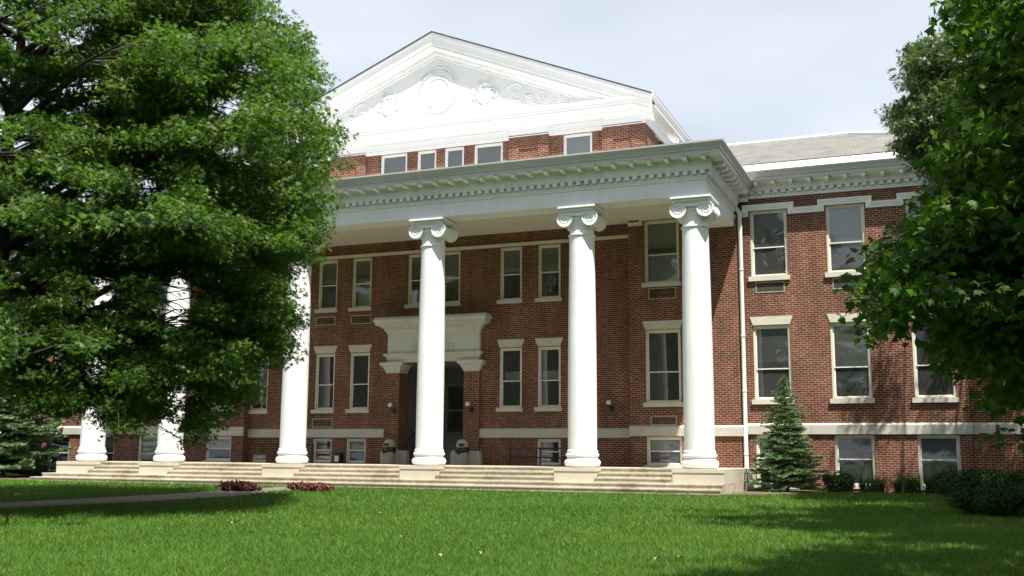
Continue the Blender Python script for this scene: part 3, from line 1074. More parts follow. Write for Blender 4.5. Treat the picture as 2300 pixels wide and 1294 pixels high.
for sg in (-1, 1):
    ux = XM + sg * 2.25
    u = MB()
    prof = [(.02, 14.50), (.20, 14.52), (.22, 14.58), (.09, 14.66), (.08, 14.74), (.26, 14.86), (.36, 15.02), (.38, 15.16), (.30, 15.22), (.24, 15.26), (.34, 15.30), (.36, 15.33), (.05, 15.36)]
    n = 14
    base = len(u.v)
    for r, z in prof:
        for i in range(n + 1):
            a = PI * i / n
            u.v.append((ux + r * math.cos(a), YT - .45 * r * math.sin(a), z))
    for k in range(len(prof) - 1):
        for i in range(n):
            p = base + k * (n + 1) + i
            u.f.append((p, p + n + 1, p + n + 2, p + 1))
    for t in (-1, 1):
        u.tube(spiral(ux + t * .42, 15.12, .17, .03, PI / 2, t * -1.4, YT - .03), [.045] * 20 + [.03] * 17, 6)
        u.tube([(ux + t * .15, YT - .03, 15.36), (ux + t * .32, YT - .03, 15.60), (ux + t * .22, YT - .02, 15.82)], [.05, .04, .015], 6)
        u.tube(ell(ux, 15.02, .66, .62, YT, 20, PI * (.5 + t * .12), PI * (.5 + t * .80)), .035, 6)
    for k in range(9):
        a = PI * (.15 + .7 * k / 8)
        cx, cz = ux + .25 * math.cos(a), 15.42 + .16 * math.sin(a)
        u.sphere((cx, YT - .02, cz), .075, 8, 6)
    u.v = [(x, YT + (y - YT) * .75, z) for x, y, z in u.v]
    u.build('urn_relief', M['white'], bld, smooth=True, angle=50)
    s_ = MB()
    x1 = ux + sg * .95
    s_.tube(spiral(x1 + sg * .42, 14.95, .52, .06, PI * (.9 if sg > 0 else .1), -sg * 1.3, YT), .04, 6)
    s_.tube(spiral(x1 + sg * 1.55, 14.72, .40, .05, PI * (1.1 if sg > 0 else -.1), sg * 1.2, YT), .035, 6)
    s_.tube(spiral(x1 + sg * 2.55, 14.52, .26, .04, PI * (.9 if sg > 0 else .1), -sg * 1.1, YT), .03, 6)
    s_.tube([(x1 - sg * .55, YT, 14.42), (x1 + sg * .3, YT, 14.38), (x1 + sg * 1.3, YT, 14.34), (x1 + sg * 3.2, YT, 14.27)], .03, 6)
    for k in range(26):
        px = x1 + sg * (.05 + 3.0 * random.random())
        pz = 14.35 + (1 - abs(px - x1) / 3.3) * .9 * random.random()
        d = random.uniform(0, PI)
        L_, W_ = .14, .045
        cx_, sx_ = math.cos(d), math.sin(d)
        s_.face((px - cx_ * L_, YT, pz - sx_ * L_), (px + sx_ * W_, YT - .04, pz - cx_ * W_), (px + cx_ * L_, YT - .015, pz + sx_ * L_))
        s_.face((px - cx_ * L_, YT, pz - sx_ * L_), (px + cx_ * L_, YT - .015, pz + sx_ * L_), (px - sx_ * W_, YT - .03, pz + cx_ * W_))
    s_.v = [(x, YT + (y - YT) * .7, z) for x, y, z in s_.v]
    s_.build('scroll_relief', M['white'], bld, smooth=True, angle=50)
# louvres in the tympanum
for (a, c, z0, z1) in ((-9.26, -8.42, 14.16, 14.66), (-8.0, -7.72, 14.80, 14.90), (-16.26, -15.98, 14.82, 14.92)):
    f = MB()
    f.box(a, c, YA - .03, YA - .002, z0, z1)
    g = f.build('gable_vent', M['white'], bld)
    s_ = MB()
    n = max(3, int((z1 - z0) / .055))
    for k in range(n):
        z = z0 + .03 + (z1 - z0 - .06) * k / n
        s_.box(a + .03, c - .03, YA - .046, YA - .031, z, z + .02)
    s_.build('louvre_panel', M['sash'], g)

# --- columns with Ionic capitals
col = MB()
ent_r = [(0.472, 0.56), (0.474, 1.6), (0.474, 2.6), (0.468, 3.8), (0.455, 5.0), (0.440, 6.2), (0.424, 7.3), (0.420, 7.60)]
col.lathe(ent_r, 0, 0, 48)
cb = MB()
tor = []
for k in range(13):
    a = -PI / 2 + PI * k / 12
    tor.append((0.475 + 0.115 * math.cos(a), 0.145 + 0.125 * math.sin(a)))
tor2 = []
for k in range(9):
    a = -PI / 2 + PI * k / 8
    tor2.append((0.49 + 0.055 * math.cos(a), 0.395 + 0.055 * math.sin(a)))
cb.lathe([(0.40, 0.0), (0.52, 0.003), (0.53, 0.018)] + tor + [(0.515, 0.275), (0.50, 0.30), (0.505, 0.335)] + tor2 + [(0.505, 0.455), (0.505, 0.53), (0.475, 0.555)], 0, 0, 48)
cp = MB()
cp.lathe([(0.40, 7.585), (0.425, 7.59), (0.455, 7.61), (0.462, 7.635), (0.455, 7.66), (0.42, 7.675), (0.412, 7.69), (0.410, 8.0), (0.425, 8.03), (0.425, 8.055), (0.412, 8.065), (0.43, 8.12), (0.455, 8.19), (0.46, 8.24), (0.44, 8.27), (0.40, 8.28)], 0, 0, 40)
VX, VZ, VR = 0.44, 8.155, 0.27
for sx in (-1, 1):                                  # bolsters run front to back, waisted in the middle
    n = len(cp.v)
    segs = 24
    rows = [(-.495, VR * .1), (-.50, VR * .82), (-.54, VR * .90), (-.54, VR), (-.47, VR), (-.30, VR * .88), (-.12, VR * .74), (0, VR * .70), (.12, VR * .74), (.30, VR * .88), (.47, VR), (.54, VR), (.54, VR * .90), (.50, VR * .82), (.495, VR * .1)]
    for yy, r in rows:
        for i in range(segs):
            a = 2 * PI * i / segs
            cp.v.append((sx * VX + r * math.cos(a), yy, VZ + r * math.sin(a)))
    for k in range(len(rows) - 1):
        for i in range(segs):
            j = (i + 1) % segs
            cp.f.append((n + k * segs + j, n + k * segs + i, n + (k + 1) * segs + i, n + (k + 1) * segs + j))
    cp.f.append(tuple(n + i for i in range(segs)))
    cp.f.append(tuple(n + (len(rows) - 1) * segs + i for i in range(segs - 1, -1, -1)))
    for yy in (-.505, .505):                        # raised spiral on both faces
        pts, rad = [], []
        for i in range(64):
            t = i / 63
            r = VR * (1 - .86 * t) - .02
            a = PI / 2 - sx * (t * 2.6 * 2 * PI)
            pts.append((sx * VX + r * math.cos(a), yy, VZ + r * math.sin(a)))
            rad.append(.030 * (1 - .45 * t))
        cp.tube(pts, rad, 6)
        cp.sphere((sx * VX, yy, VZ), .035, 8, 6)
    for yy in (-.36, -.22, .22, .36):
        cp.tube(ell(sx * VX, VZ, VR * .93 - abs(abs(yy) - .36) * .35, VR * .93 - abs(abs(yy) - .36) * .35, yy, 20), .016, 5)
cp.box(-VX, VX, -.505, .505, 8.27, 8.415)
for yy in (-.52, .52):
    cp.tube([(-VX, yy, VZ + VR - .02), (-.2, yy, VZ + VR - .035), (.2, yy, VZ + VR - .035), (VX, yy, VZ + VR - .02)], .024, 6)
    cp.tube([(-VX + .12, yy, VZ + .13), (0, yy, VZ + .095), (VX - .12, yy, VZ + .13)], .022, 6)
for i in range(22):                                 # egg and dart under the cushion
    a = 2 * PI * i / 22
    cp.sphere((.435 * math.cos(a), .435 * math.sin(a), 8.165), .045, 8, 6, 1.35)
cp.box(-.57, .57, -.57, .57, 8.416, 8.499)
cp.box(-.655, .655, -.655, .655, 8.50, 8.555)
cp.box(-.62, .62, -.62, .62, 8.556, 8.617)
c0 = col.build('column', M['column'], bld, smooth=True, angle=30)
b0 = cb.build('column_base', M['white'], c0, smooth=True, angle=40)
p0 = cp.build('capital', M['white'], c0, smooth=True, angle=40)
c0.location = (CX[5], 0, 0)
for x in CX[:5]:
    c = c0.copy()
    COL.objects.link(c)
    c.location = (x, 0, 0)
    for ch in (b0, p0):
        k = ch.copy()
        COL.objects.link(k)
        k.parent = c

# --- doorway surround
w = MB()
def flare(x0, x1, prof, y, back, inner=0.0):
    """moulded block: every profile step (projection, z) widens to both sides and the front"""
    for k in range(len(prof) - 1):
        (a, za), (c, zc) = prof[k], prof[k + 1]
        if zc - za < 1e-6:
            continue
        w.hexa([(x0 - a, y - a, za), (x1 + a, y - a, za), (x1 + a, back, za), (x0 - a, back, za),
                (x0 - c, y - c, zc), (x1 + c, y - c, zc), (x1 + c, back, zc), (x0 - c, back, zc)])


yd = YR - 0.12
flare(-13.86, -13.28, [(.02, 3.64), (.02, 3.70), (.05, 3.701), (.05, 3.76), (.09, 3.80), (.12, 3.88), (.20, 3.95), (.22, 3.951), (.22, 4.06)], yd, YR + .55)
flare(-10.39, -9.74, [(.02, 3.64), (.02, 3.70), (.05, 3.701), (.05, 3.76), (.09, 3.80), (.12, 3.88), (.20, 3.95), (.22, 3.951), (.22, 4.06)], yd, YR + .55)
flare(-13.84, -9.74, [(.0, 4.062), (.0, 4.16), (.025, 4.161), (.025, 4.26), (.06, 4.30), (.12, 4.36), (.13, 4.361), (.13, 4.42), (.0, 4.421)], yd - .02, YR + .02)
flare(-13.82, -9.72, [(.0, 4.423), (.0, 5.20), (.03, 5.22), (.03, 5.28), (.10, 5.36), (.12, 5.361), (.12, 5.44), (.22, 5.50), (.38, 5.56), (.40, 5.561), (.40, 5.66), (.46, 5.74), (.48, 5.78)], yd - .05, YR + .02)
w.box(-14.26, -9.28, yd - .45, YR + .02, 5.782, 5.88)
ds = w.build('door_surround', M['surround'], bld)
ds2 = MB()
x = -13.55
while x < -9.9:
    ds2.sphere((x, yd - .20, 5.47), .07, 8, 6, .7)
    x += .40
ds2.build('drop_ornament', M['surround'], ds)
ins = MB()
yi = yd - .052
for (a, c, z0, z1) in ((-12.62, -10.84, 4.44, 4.455), (-12.62, -10.84, 4.755, 4.77), (-12.62, -12.605, 4.456, 4.754), (-10.855, -10.84, 4.456, 4.754)):
    ins.box(a, c, yi - .012, yi + .01, z0, z1)
ins.build('inscription_border', M['engrave'], ds)
let = MB()
# the two letters that can be read beside the column: S and Y
def stroke(pts, r=.014):
    let.tube([(x, yi - .002, z) for x, z in pts], r, 5)


sx0 = -12.42
stroke([(sx0 + .055 * math.cos(a) , 4.645 + .045 * math.sin(a)) for a in [PI * (.1 + 1.4 * i / 10) for i in range(11)]] +
       [(sx0 + .055 * math.cos(a), 4.555 + .045 * math.sin(a)) for a in [PI * (.5 - 1.4 * i / 10) for i in range(11)]])
yx = -11.05
stroke([(yx - .07, 4.69), (yx, 4.60)])
stroke([(yx + .07, 4.69), (yx, 4.60)])
stroke([(yx, 4.60), (yx, 4.51)])
let.build('inscription', M['engrave'], ds)
for (x0, x1) in ((-13.98, -12.80), (-10.86, -9.60)):
    pl = MB()
    pl.prism_z([(x0, YR - .01), (x0, YR - .25), (x0 + .1, YR - .38), (x1 - .1, YR - .38), (x1, YR - .25), (x1, YR - .01)], 0.0, .46)
    pl.prism_z([(x0 + .03, YR - .01), (x0 + .03, YR - .22), (x0 + .12, YR - .34), (x1 - .12, YR - .34), (x1 - .03, YR - .22), (x1 - .03, YR - .01)], .461, .53)
    pl.build('pier_plinth', M['band'], bld)
# vestibule: side walls, ceiling, steps up, back wall and glazed door
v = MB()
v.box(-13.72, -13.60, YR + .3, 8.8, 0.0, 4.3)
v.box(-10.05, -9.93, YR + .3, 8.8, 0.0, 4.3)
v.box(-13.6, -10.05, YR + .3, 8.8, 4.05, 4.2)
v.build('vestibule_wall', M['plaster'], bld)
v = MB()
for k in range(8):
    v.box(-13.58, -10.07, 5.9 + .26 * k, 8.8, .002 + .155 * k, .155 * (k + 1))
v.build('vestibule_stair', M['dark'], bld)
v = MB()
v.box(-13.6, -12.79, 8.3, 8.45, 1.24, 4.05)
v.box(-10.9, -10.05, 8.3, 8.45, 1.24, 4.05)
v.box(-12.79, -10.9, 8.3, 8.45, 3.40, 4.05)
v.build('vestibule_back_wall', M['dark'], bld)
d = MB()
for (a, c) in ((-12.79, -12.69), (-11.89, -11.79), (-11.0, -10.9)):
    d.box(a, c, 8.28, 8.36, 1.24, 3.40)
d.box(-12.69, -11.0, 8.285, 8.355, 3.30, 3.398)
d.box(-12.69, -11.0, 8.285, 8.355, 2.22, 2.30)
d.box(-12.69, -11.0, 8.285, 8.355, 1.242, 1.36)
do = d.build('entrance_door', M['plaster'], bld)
d = MB()
d.face((-12.69, 8.32, 1.36), (-11.0, 8.32, 1.36), (-11.0, 8.32, 3.3), (-12.69, 8.32, 3.3))
d.build('pane', M['glass'], do)
for x in (-13.3, -10.35):
    d = MB()
    d.tube([(x, 5.85, .05), (x, 5.85, .95), (x, 7.9, 2.15), (x, 8.2, 2.15)], .022, 6)
    for k in range(4):
        y = 6.2 + .45 * k
        d.tube([(x, y, .15 + .155 * int((y - 5.9) / .26)), (x, y, .95 + (y - 5.85) * .585)], .014, 5)
    d.build('stair_handrail', M['iron'], bld)

# --- downpipes at both corners of the middle block
for s in (0, 1):
    o = MB()
    o.tube([(0.33, YO - .40, 9.72), (0.33, YO - .40, 9.60), (0.36, YO - .36, 9.45), (0.52, YO - .10, 9.26), (0.60, YO - .02, 9.14), (0.62, YO + .02, 9.0), (0.63, YO + .02, 4.0), (0.63, YO + .02, -.42), (0.66, YO - .03, -.52), (0.80, YO - .12, -.56)], .075, 12)
    dp = (o if s == 0 else o.mirrored()).build('downpipe', M['pipe'], bld, smooth=True)
    o = MB()
    for z in (7.0, 4.6, 2.65, .45):
        o.lathe([(.08, 0), (.092, .005), (.092, .045), (.08, .05)], .63, YO + .02, 12, True, z)
        o.box(.63, .68, YO + .04, YW + .01, z + .01, z + .04)
    o.lathe([(.10, 0), (.11, .01), (.11, .12), (.10, .14)], .645, YO - .01, 12, True, -.56)
    (o if s == 0 else o.mirrored()).build('pipe_bracket', M['pipe'], dp)

# ------------------------------------------------------------------ porch steps
por = thing('porch_steps', (XM, -1.0, GZ), 'long pale limestone porch steps in front of the columns', 'steps')
X0, X1 = CX[0] - .92, CX[5] + .92
b = MB()
b.box(X0 + .006, X1 - .006, -0.20, YR + .3, GZ - .2, -.001)
b.build('porch_floor', M['step'], por)
for i in range(6):
    a = CX[i] - (.92 if i == 0 else .67)
    c = CX[i] + (.92 if i == 5 else .67)
    b = MB()
    b.box(a, c, -.86, .86 if i in (0, 5) else -.203, -.445, -.115)
    b.box(a - (.0 if i == 0 else .02), c + (.0 if i == 5 else .02), -.88, .86 if i in (0, 5) else -.203, -.114, 0.0)
    b.build('pedestal', M['ped'], por)
NOSE = .025
for (z, ya, yb, full) in ((-.149, -.53, -.205, False), (-.297, -.86, -.532, False), (-.446, -1.19, -.205, True), (-.594, -1.52, -1.192, True)):
    if full:
        segs = [(X0 - (-.446 - z) * 1.6 - .35, X1)]
    else:
        segs = [(CX[i] + .672 + (.02 if True else 0), CX[i + 1] - .692) for i in range(5)]
    for (a, c) in segs:
        b = MB()
        b.box(a, c, ya, yb, GZ - .1 if full else -.444, z - .04)
        b.box(a - (NOSE if full else 0), c, ya - NOSE, yb, z - .039, z)
        b.build('step', M['step'], por)
# treads of the floor's own edge
b = MB()
for i in range(5):
    b.box(CX[i] + .692, CX[i + 1] - .692, -.20 - NOSE, -.201, -.04, -.001)
b.build('floor_nosing', M['step'], por)

# ------------------------------------------------------------------ things on the porch
def bin_parts(root):
    b = MB()
    b.lathe([(.20, 0), (.235, .01), (.24, .06), (.235, .50), (.245, .52), (.245, .60), (.20, .62)], 0, 0, 24)
    b.build('bin_body', M['bin'], root, smooth=True)
    b = MB()
    pts = 26
    n = len(b.v)
    for k, (r, z) in enumerate(((.262, .66), (.272, .61), (.28, .55), (.268, .50), (.25, .44))):
        for i in range(pts):
            a = 2 * PI * i / pts
            rr = r + (.012 * math.sin(a * 7) if k > 1 else 0)
            zz = z - (.05 * (math.sin(a * 3 + 1) + .5 * math.sin(a * 5)) if k == 4 else 0)
            b.v.append((rr * math.cos(a), rr * math.sin(a), zz))
    for k in range(4):
        for i in range(pts):
            j = (i + 1) % pts
            b.f.append((n + k * pts + j, n + k * pts + i, n + (k + 1) * pts + i, n + (k + 1) * pts + j))
    b.build('bin_bag', M['bag'], root, smooth=True, angle=80)
    b = MB()
    b.lathe([(.235, .62), (.245, .66), (.24, .72), (.225, .80), (.19, .88), (.13, .94), (.06, .965), (.005, .97)], 0, 0, 24)
    b.build('dome_lid', M['bin'], root, smooth=True)
    b = MB()
    b.box(-.10, .10, -.247, -.20, .69, .80)
    b.build('lid_opening', M['bag'], root)


b1 = thing('litter_bin', (0, 0, 0), 'domed concrete litter bin at the pier nearer the tree, left of the doorway', 'litter bin', 'bins beside the entrance')
bin_parts(b1)
b1.location = (-13.28, 4.25, 0)
dup(b1, (-10.10, 4.25, 0), 0.3, 'domed concrete litter bin by the right pier of the doorway')
ab = thing('ash_bin', (-15.98, 4.86, 0), 'small black and white ash box by the brick wall between two low windows', 'ash bin')
b = MB()
b.box(-16.12, -15.84, 4.78, 5.02, .03, .40)
b.box(-16.13, -15.83, 4.77, 5.03, .401, .44)
b.build('box_body', M['iron'], ab)
b = MB()
b.box(-16.09, -15.90, 4.765, 4.779, .06, .30)
b.build('front_panel', M['white'], ab)


def railing(x0, x1, y, h, label, posts):
    r = thing('railing', ((x0 + x1) / 2, y, 0), label, 'railing')
    b = MB()
    for z in (h, h * .45):
        b.tube([(x0, y, z), (x1, y, z)], .025, 8)
    b.build('rail', M['iron'], r)
    for x in posts:
        MB().tube([(x, y, 0), (x, y, h)], .028, 8).build('post', M['iron'], r)


railing(-8.17, -5.75, 4.4, .64, 'low black pipe railing in front of the basement window right of the doorway', (-8.17, -6.95, -5.75))
railing(-20.1, -16.88, 4.4, .76, 'low black pipe railing by the wall, partly behind the third column', (-20.1, -18.5, -16.88))


def sconce(x, y, z, label):
    r = thing('wall_lamp', (x, y, z), label, 'wall lamp', 'globe lamps on the portico wall')
    b = MB()
    b.box(x - .01 + .05, x + .14, y - .10, y - .002, z - .32, z - .12)
    b.tube([(x + .09, y - .08, z - .14), (x + .05, y - .18, z - .16), (x, y - .20, z - .09)], .022, 6)
    b.lathe([(.035, -.10), (.06, -.095), (.06, -.07), (.03, -.065)], x, y - .20, 12, True, z)
    b.build('bracket', M['iron'], r)
    MB().sphere((x, y - .20, z), .10, 18, 12).build('globe', M['globe'], r, smooth=True)
    return r


sconce(-13.55, YR - .12, 2.33, 'white globe wall lamp on the brick pier left of the doorway')
sconce(-10.12, YR - .12, 2.33, 'white globe wall lamp on the brick pier right of the doorway')
sconce(-4.42, YR, 2.33, 'white globe wall lamp on the brick wall right of the fifth column')

sd = thing('satellite_dish', (-2.2, 6.6, 10.2), 'small grey dish on a bent arm behind the portico cornice', 'dish')
b = MB()
b.tube([(-2.2, 6.6, 10.2), (-2.2, 6.6, 12.55), (-2.25, 6.45, 12.62)], .035, 6)
b.tube([(-2.25, 6.45, 12.45), (-2.0, 6.05, 12.35), (-1.95, 5.95, 12.55)], .018, 6)
b.build('mast', M['dish'], sd)
b = MB()
prof = [(.30 * k / 6, .09 * (k / 6) ** 2) for k in range(7)]
n = len(b.v)
ax = Vector((.75, -.55, .25)).normalized()
e1 = ax.orthogonal().normalized()
e2 = ax.cross(e1)
for r, h in prof:
    for i in range(20):
        a = 2 * PI * i / 20
        b.v.append(tuple(Vector((-2.25, 6.42, 12.72)) + ax * h + (e1 * math.cos(a) * .8 + e2 * math.sin(a)) * max(r, .002)))
for k in range(6):
    for i in range(20):
        j = (i + 1) % 20
        b.f.append((n + k * 20 + i, n + k * 20 + j, n + k * 20 + 20 + j, n + k * 20 + 20 + i))
b.build('reflector', M['dish'], sd, smooth=True)
b = MB()
b.hexa([(.30, 4.15, GZ), (.62, 4.15, GZ), (.62, 4.45, GZ), (.30, 4.45, GZ), (.33, 4.17, GZ + .13), (.60, 4.17, GZ + .09), (.60, 4.43, GZ + .09), (.33, 4.43, GZ + .13)])
for x in (.33, .57):
    b.box(x, x + .03, 4.14, 4.46, GZ + .09, GZ + .15)
tag(b.build('splash_block', M['white']), 'white splash block on the ground under the downpipe', 'splash block')

# ------------------------------------------------------------------ plants: generators (local coordinates, base at the origin)
def norm(a):
    return a / np.maximum(np.linalg.norm(a, axis=-1, keepdims=True), 1e-9)


def scatter_leaves(C, Nn, size, tmpl, faces, tone):
    """leaf template (u along, v across, w lift) placed at C with normal Nn and random turn"""
    n = len(C)
    r = rng.normal(size=(n, 3))
    D = norm(r - Nn * np.sum(r * Nn, 1, keepdims=True))
    D[:, 2] -= 0.35
    D = norm(D)
    Nn = norm(Nn - D * np.sum(Nn * D, 1, keepdims=True))
    B = np.cross(Nn, D)
    T = np.asarray(tmpl)
    V = C[:, None, :] + size[:, None, None] * (T[None, :, 0:1] * D[:, None, :] + T[None, :, 1:2] * B[:, None, :] + T[None, :, 2:3] * Nn[:, None, :])
    k = len(T)
    F = (np.asarray(faces)[None] + (np.arange(n) * k)[:, None, None]).reshape(-1, 3)
    return V.reshape(-1, 3), F, np.repeat(tone, k)


# pin oak leaf: a narrow blade with two pairs of pointed lobes
OAK_T = [(-.05, 0, 0), (.25, -.09, .01), (.62, -.05, .02), (1.0, 0, -.05), (.62, .05, .02), (.25, .09, .01), (.50, -.42, -.05), (.50, .42, -.05), (.42, -.06, .02), (.42, .06, .02), (.9, -.30, -.06), (.9, .30, -.06)]
OAK_F = [(0, 1, 5), (1, 2, 5), (2, 4, 5), (2, 3, 4), (1, 6, 8), (5, 9, 7), (8, 10, 2), (9, 4, 11)]
OAK_T = [(a, b_, c) for a, b_, c in OAK_T]
# maple leaf: five pointed lobes about the stalk end, slightly folded
MAP_T = [(0, 0, 0), (.10, -.26, -.02), (-.02, -.46, -.12), (.34, -.33, -.03), (.60, -.45, -.15), (.62, -.22, -.01), (1.0, 0, -.22), (.62, .22, -.01), (.60, .45, -.15), (.34, .33, -.03), (-.02, .46, -.12), (.10, .26, -.02)]
MAP_F = [(0, 1, 2), (0, 2, 3), (0, 3, 4), (0, 4, 5), (0, 5, 6), (0, 6, 7), (0, 7, 8), (0, 8, 9), (0, 9, 10), (0, 10, 11)]
SIM_T = [(0, 0, 0), (.45, -.24, .03), (1, 0, -.06), (.45, .24, .03)]
SIM_F = [(0, 1, 2), (0, 2, 3)]


def crown_tree(name, loc, label, cat, H, trunk_r, limbs, limb_len, keep, leaf, tmpl, faces, size, per, clump, mat, seed,
               first=0.12, group=None, lean=(0, 0), flat=0.34, sub=7, sag=0.0, wood_free=False, targets=(), spread=.85, loose=1.3):
    """trunk > limbs > branches > sprays of leaves. limb_len(h, azimuth) in metres, keep(P) trims the crown's outline"""
    global rng
    rng = np.random.default_rng(seed)
    R = random.Random(seed)
    root = thing(name, loc, label, cat, group)
    wood = MB()
    top = Vector((lean[0], lean[1], H * .96))
    tp = [Vector((0, 0, -.15)), Vector((0, 0, .4))]
    for k in range(1, 9):
        f = k / 8
        tp.append(Vector((lean[0] * f * f + R.uniform(-.12, .12), lean[1] * f * f + R.uniform(-.12, .12), .4 + (H * .96 - .4) * f)))
    rad = [trunk_r * 1.35, trunk_r] + [max(.03, trunk_r * (1 - .93 * k / 8)) for k in range(1, 9)]
    wood.tube([p + Vector(loc) for p in tp], rad, 12)

    def trunk_at(h):
        for i in range(len(tp) - 1):
            if tp[i].z <= h <= tp[i + 1].z:
                return tp[i].lerp(tp[i + 1], (h - tp[i].z) / (tp[i + 1].z - tp[i].z))
        return tp[-1]

    cents, tones, dirs = [], [], []
    ga = PI * (3 - math.sqrt(5))
    az = R.uniform(0, 6)
    for i in range(limbs + len(targets)):
        goal = None
        if i < limbs:
            f = first + (1 - first) * (i + .5) / limbs
            h = f * H
            az += ga
            L = limb_len(h, az) * R.uniform(.8, 1.08)
            if L < .4:
                continue
            rise = -.18 + 1.05 * max(0, f - .15) + R.uniform(-.1, .1)     # low limbs droop, high ones climb
        else:
            goal = Vector(targets[i - limbs])
            reach = math.hypot(goal.x, goal.y)
            h = min(H * .9, max(1.6, goal.z - .28 * reach + (.8 if goal.z < 3 else 0)))
            f = h / H
            az = math.atan2(goal.y, goal.x)
            rise = .1
        P0 = trunk_at(h)
        if goal is not None:
            L = (goal - P0).length
        pts = [P0]
        d = Vector((math.cos(az), math.sin(az), rise)).normalized()
        n = 8
        for k in range(n):
            d = (d + Vector((R.uniform(-.13, .13), R.uniform(-.13, .13), R.uniform(-.08, .08) - (.05 + sag) * (f < .45)))).normalized()
            if goal is not None:
                t = (k + 1) / n
                pts.append(P0.lerp(goal, t) + Vector((R.uniform(-.1, .1), R.uniform(-.1, .1), .10 * L * math.sin(PI * t) + R.uniform(-.06, .06))))
            else:
                pts.append(pts[-1] + d * (L / n))
        r0 = max(.025, min(trunk_r * .42, .018 * L + .02))
        good = keep(np.array([[p.x * 1.06, p.y * 1.06, p.z - .12] for p in pts]))
        ng = 1
        while ng < len(pts) and (good[ng] or (ng < 3 and wood_free)):
            ng += 1
        if ng > 1:
            wood.tube([p + Vector(loc) for p in pts[:ng]], [r0 * (1 - .85 * k / n) for k in range(ng)], 6)
        tone_l = R.uniform(.25, .75)
        for j in range(int(sub * L / 3) + 2):
            t = R.uniform(.22, 1.0)
            k = min(n - 1, int(t * n))
            q = pts[k].lerp(pts[k + 1], t * n - k)
            a2 = az + R.choice((-1, 1)) * R.uniform(.35, 1.35)
            l2 = (.20 + .28 * (1 - t)) * L * R.uniform(.6, 1.15) + .3
            e = Vector((math.cos(a2), math.sin(a2), rise * .5 + R.uniform(-.25, .3)))
            e = q + e.normalized() * l2
            e.z -= .10 * l2
            mid = q.lerp(e, .5) + Vector((0, 0, .07 * l2))
            if keep(np.array([[e.x, e.y, e.z]]))[0] and keep(np.array([[q.x, q.y, q.z]]))[0]:
                wood.tube([p + Vector(loc) for p in (q, mid, e)], [.014 + .004 * l2, .010 + .002 * l2, .005], 4, False)
            for u in np.linspace(.35, 1.0, max(2, int(l2 / (clump * .9)) + 1)):
                c = q.lerp(mid, u / .5) if u < .5 else mid.lerp(e, (u - .5) / .5)
                cents.append((c.x + R.uniform(-.2, .2), c.y + R.uniform(-.2, .2), c.z + R.uniform(-.1, .1)))
                tones.append(min(1, max(0, tone_l + R.uniform(-.25, .25))))
                dirs.append((math.cos(a2), math.sin(a2), -.1))
    C = np.array(cents)
    tn = np.array(tones)
    dr = np.array(dirs)
    ok = keep(C + (rng.random(C.shape) - .5) * np.array([loose, loose, loose * .8])) & keep(C)
    C, tn, dr = C[ok], tn[ok], dr[ok]
    n = len(C)
    # leaves of every spray, in a flattened drooping pad
    off = rng.normal(size=(n, per, 3))
    off = off / np.linalg.norm(off, axis=2, keepdims=True) * rng.random((n, per, 1)) ** .45
    off *= clump * (.75 + .5 * rng.random((n, 1, 1)))
    off[:, :, 2] *= flat
    off[:, :, 2] -= .22 * (off[:, :, 0] ** 2 + off[:, :, 1] ** 2) / clump
    P = (C[:, None, :] + off).reshape(-1, 3)
    nn = rng.normal(size=(n * per, 3)) * spread
    nn[:, 2] += 1.0
    nn += np.repeat(dr, per, axis=0) * .25
    nn = norm(nn)
    tt = np.clip(np.repeat(tn, per) + rng.normal(size=n * per) * .16, 0, 1)
    sz = size * (.7 + .6 * rng.random(n * per))
    kp = np.ones(len(P), bool)
    V, F, tone = scatter_leaves(P[kp], nn[kp], sz[kp], tmpl, faces, tt[kp])
    mesh_np('crown', V + np.array(loc), F, mat, root, tone)
    wood.build('trunk', M['bark'], root, smooth=True, angle=60)
    print(name, 'sprays', n, 'leaves', len(V) // len(tmpl))
    return root


# camera first: its place and heading
CAM = np.array([7.0709, -32.8709, 0.3391])
YAW, PITCH, ROLL, FOC = 0.3877, 0.1586, 0.0082, 2361.7
cy, sy, cpp, spp = math.cos(YAW), math.sin(YAW), math.cos(PITCH), math.sin(PITCH)
FW = Vector((-sy * cpp, cy * cpp, spp))
RT = Vector((cy, sy, 0))
UP = RT.cross(FW)
RT2 = RT * math.cos(ROLL) + UP * math.sin(ROLL)
UP2 = UP * math.cos(ROLL) - RT * math.sin(ROLL)
cam = bpy.data.objects.new('camera', bpy.data.cameras.new('camera'))
COL.objects.link(cam)
cam.matrix_world = Matrix(((RT2.x, UP2.x, -FW.x, CAM[0]), (RT2.y, UP2.y, -FW.y, CAM[1]), (RT2.z, UP2.z, -FW.z, CAM[2]), (0, 0, 0, 1)))
cam.data.sensor_width = 36.0
cam.data.lens = 36.0 * FOC / 2300.0
cam.data.clip_end = 2000
cam.data.clip_start = 0.1
scn.camera = cam

SIDE = np.array([0.915, 0.403])                    # across the view, to the right

# --- the big pin oak in front of the portico's left end
OAK_LOC = (-13.65, -14.6, ground_z(-14.6))


def outline(P, loc):
    """bearing and height of points as seen from the lawn, in the photograph's units"""
    d = P + np.array(loc) - CAM
    z = np.maximum(d @ np.array(FW), .1)
    return 1150 + FOC * (d @ np.array(RT2)) / z, 647 - FOC * (d @ np.array(UP2)) / z


OAK_GAPS = ((210, 970, 26, 56), (220, 835, 16, 36), (398, 672, 36, 48), (400, 885, 14, 56), (385, 955, 14, 26), (232, 640, 8, 20), (520, 985, 40, 34), (588, 850, 10, 56), (300, 760, 12, 14), (120, 800, 16, 10), (175, 78, 14, 10), (520, 235, 20, 14), (505, 330, 14, 8), (560, 150, 10, 8), (210, 190, 10, 8), (330, 420, 10, 8), (60, 330, 10, 10))


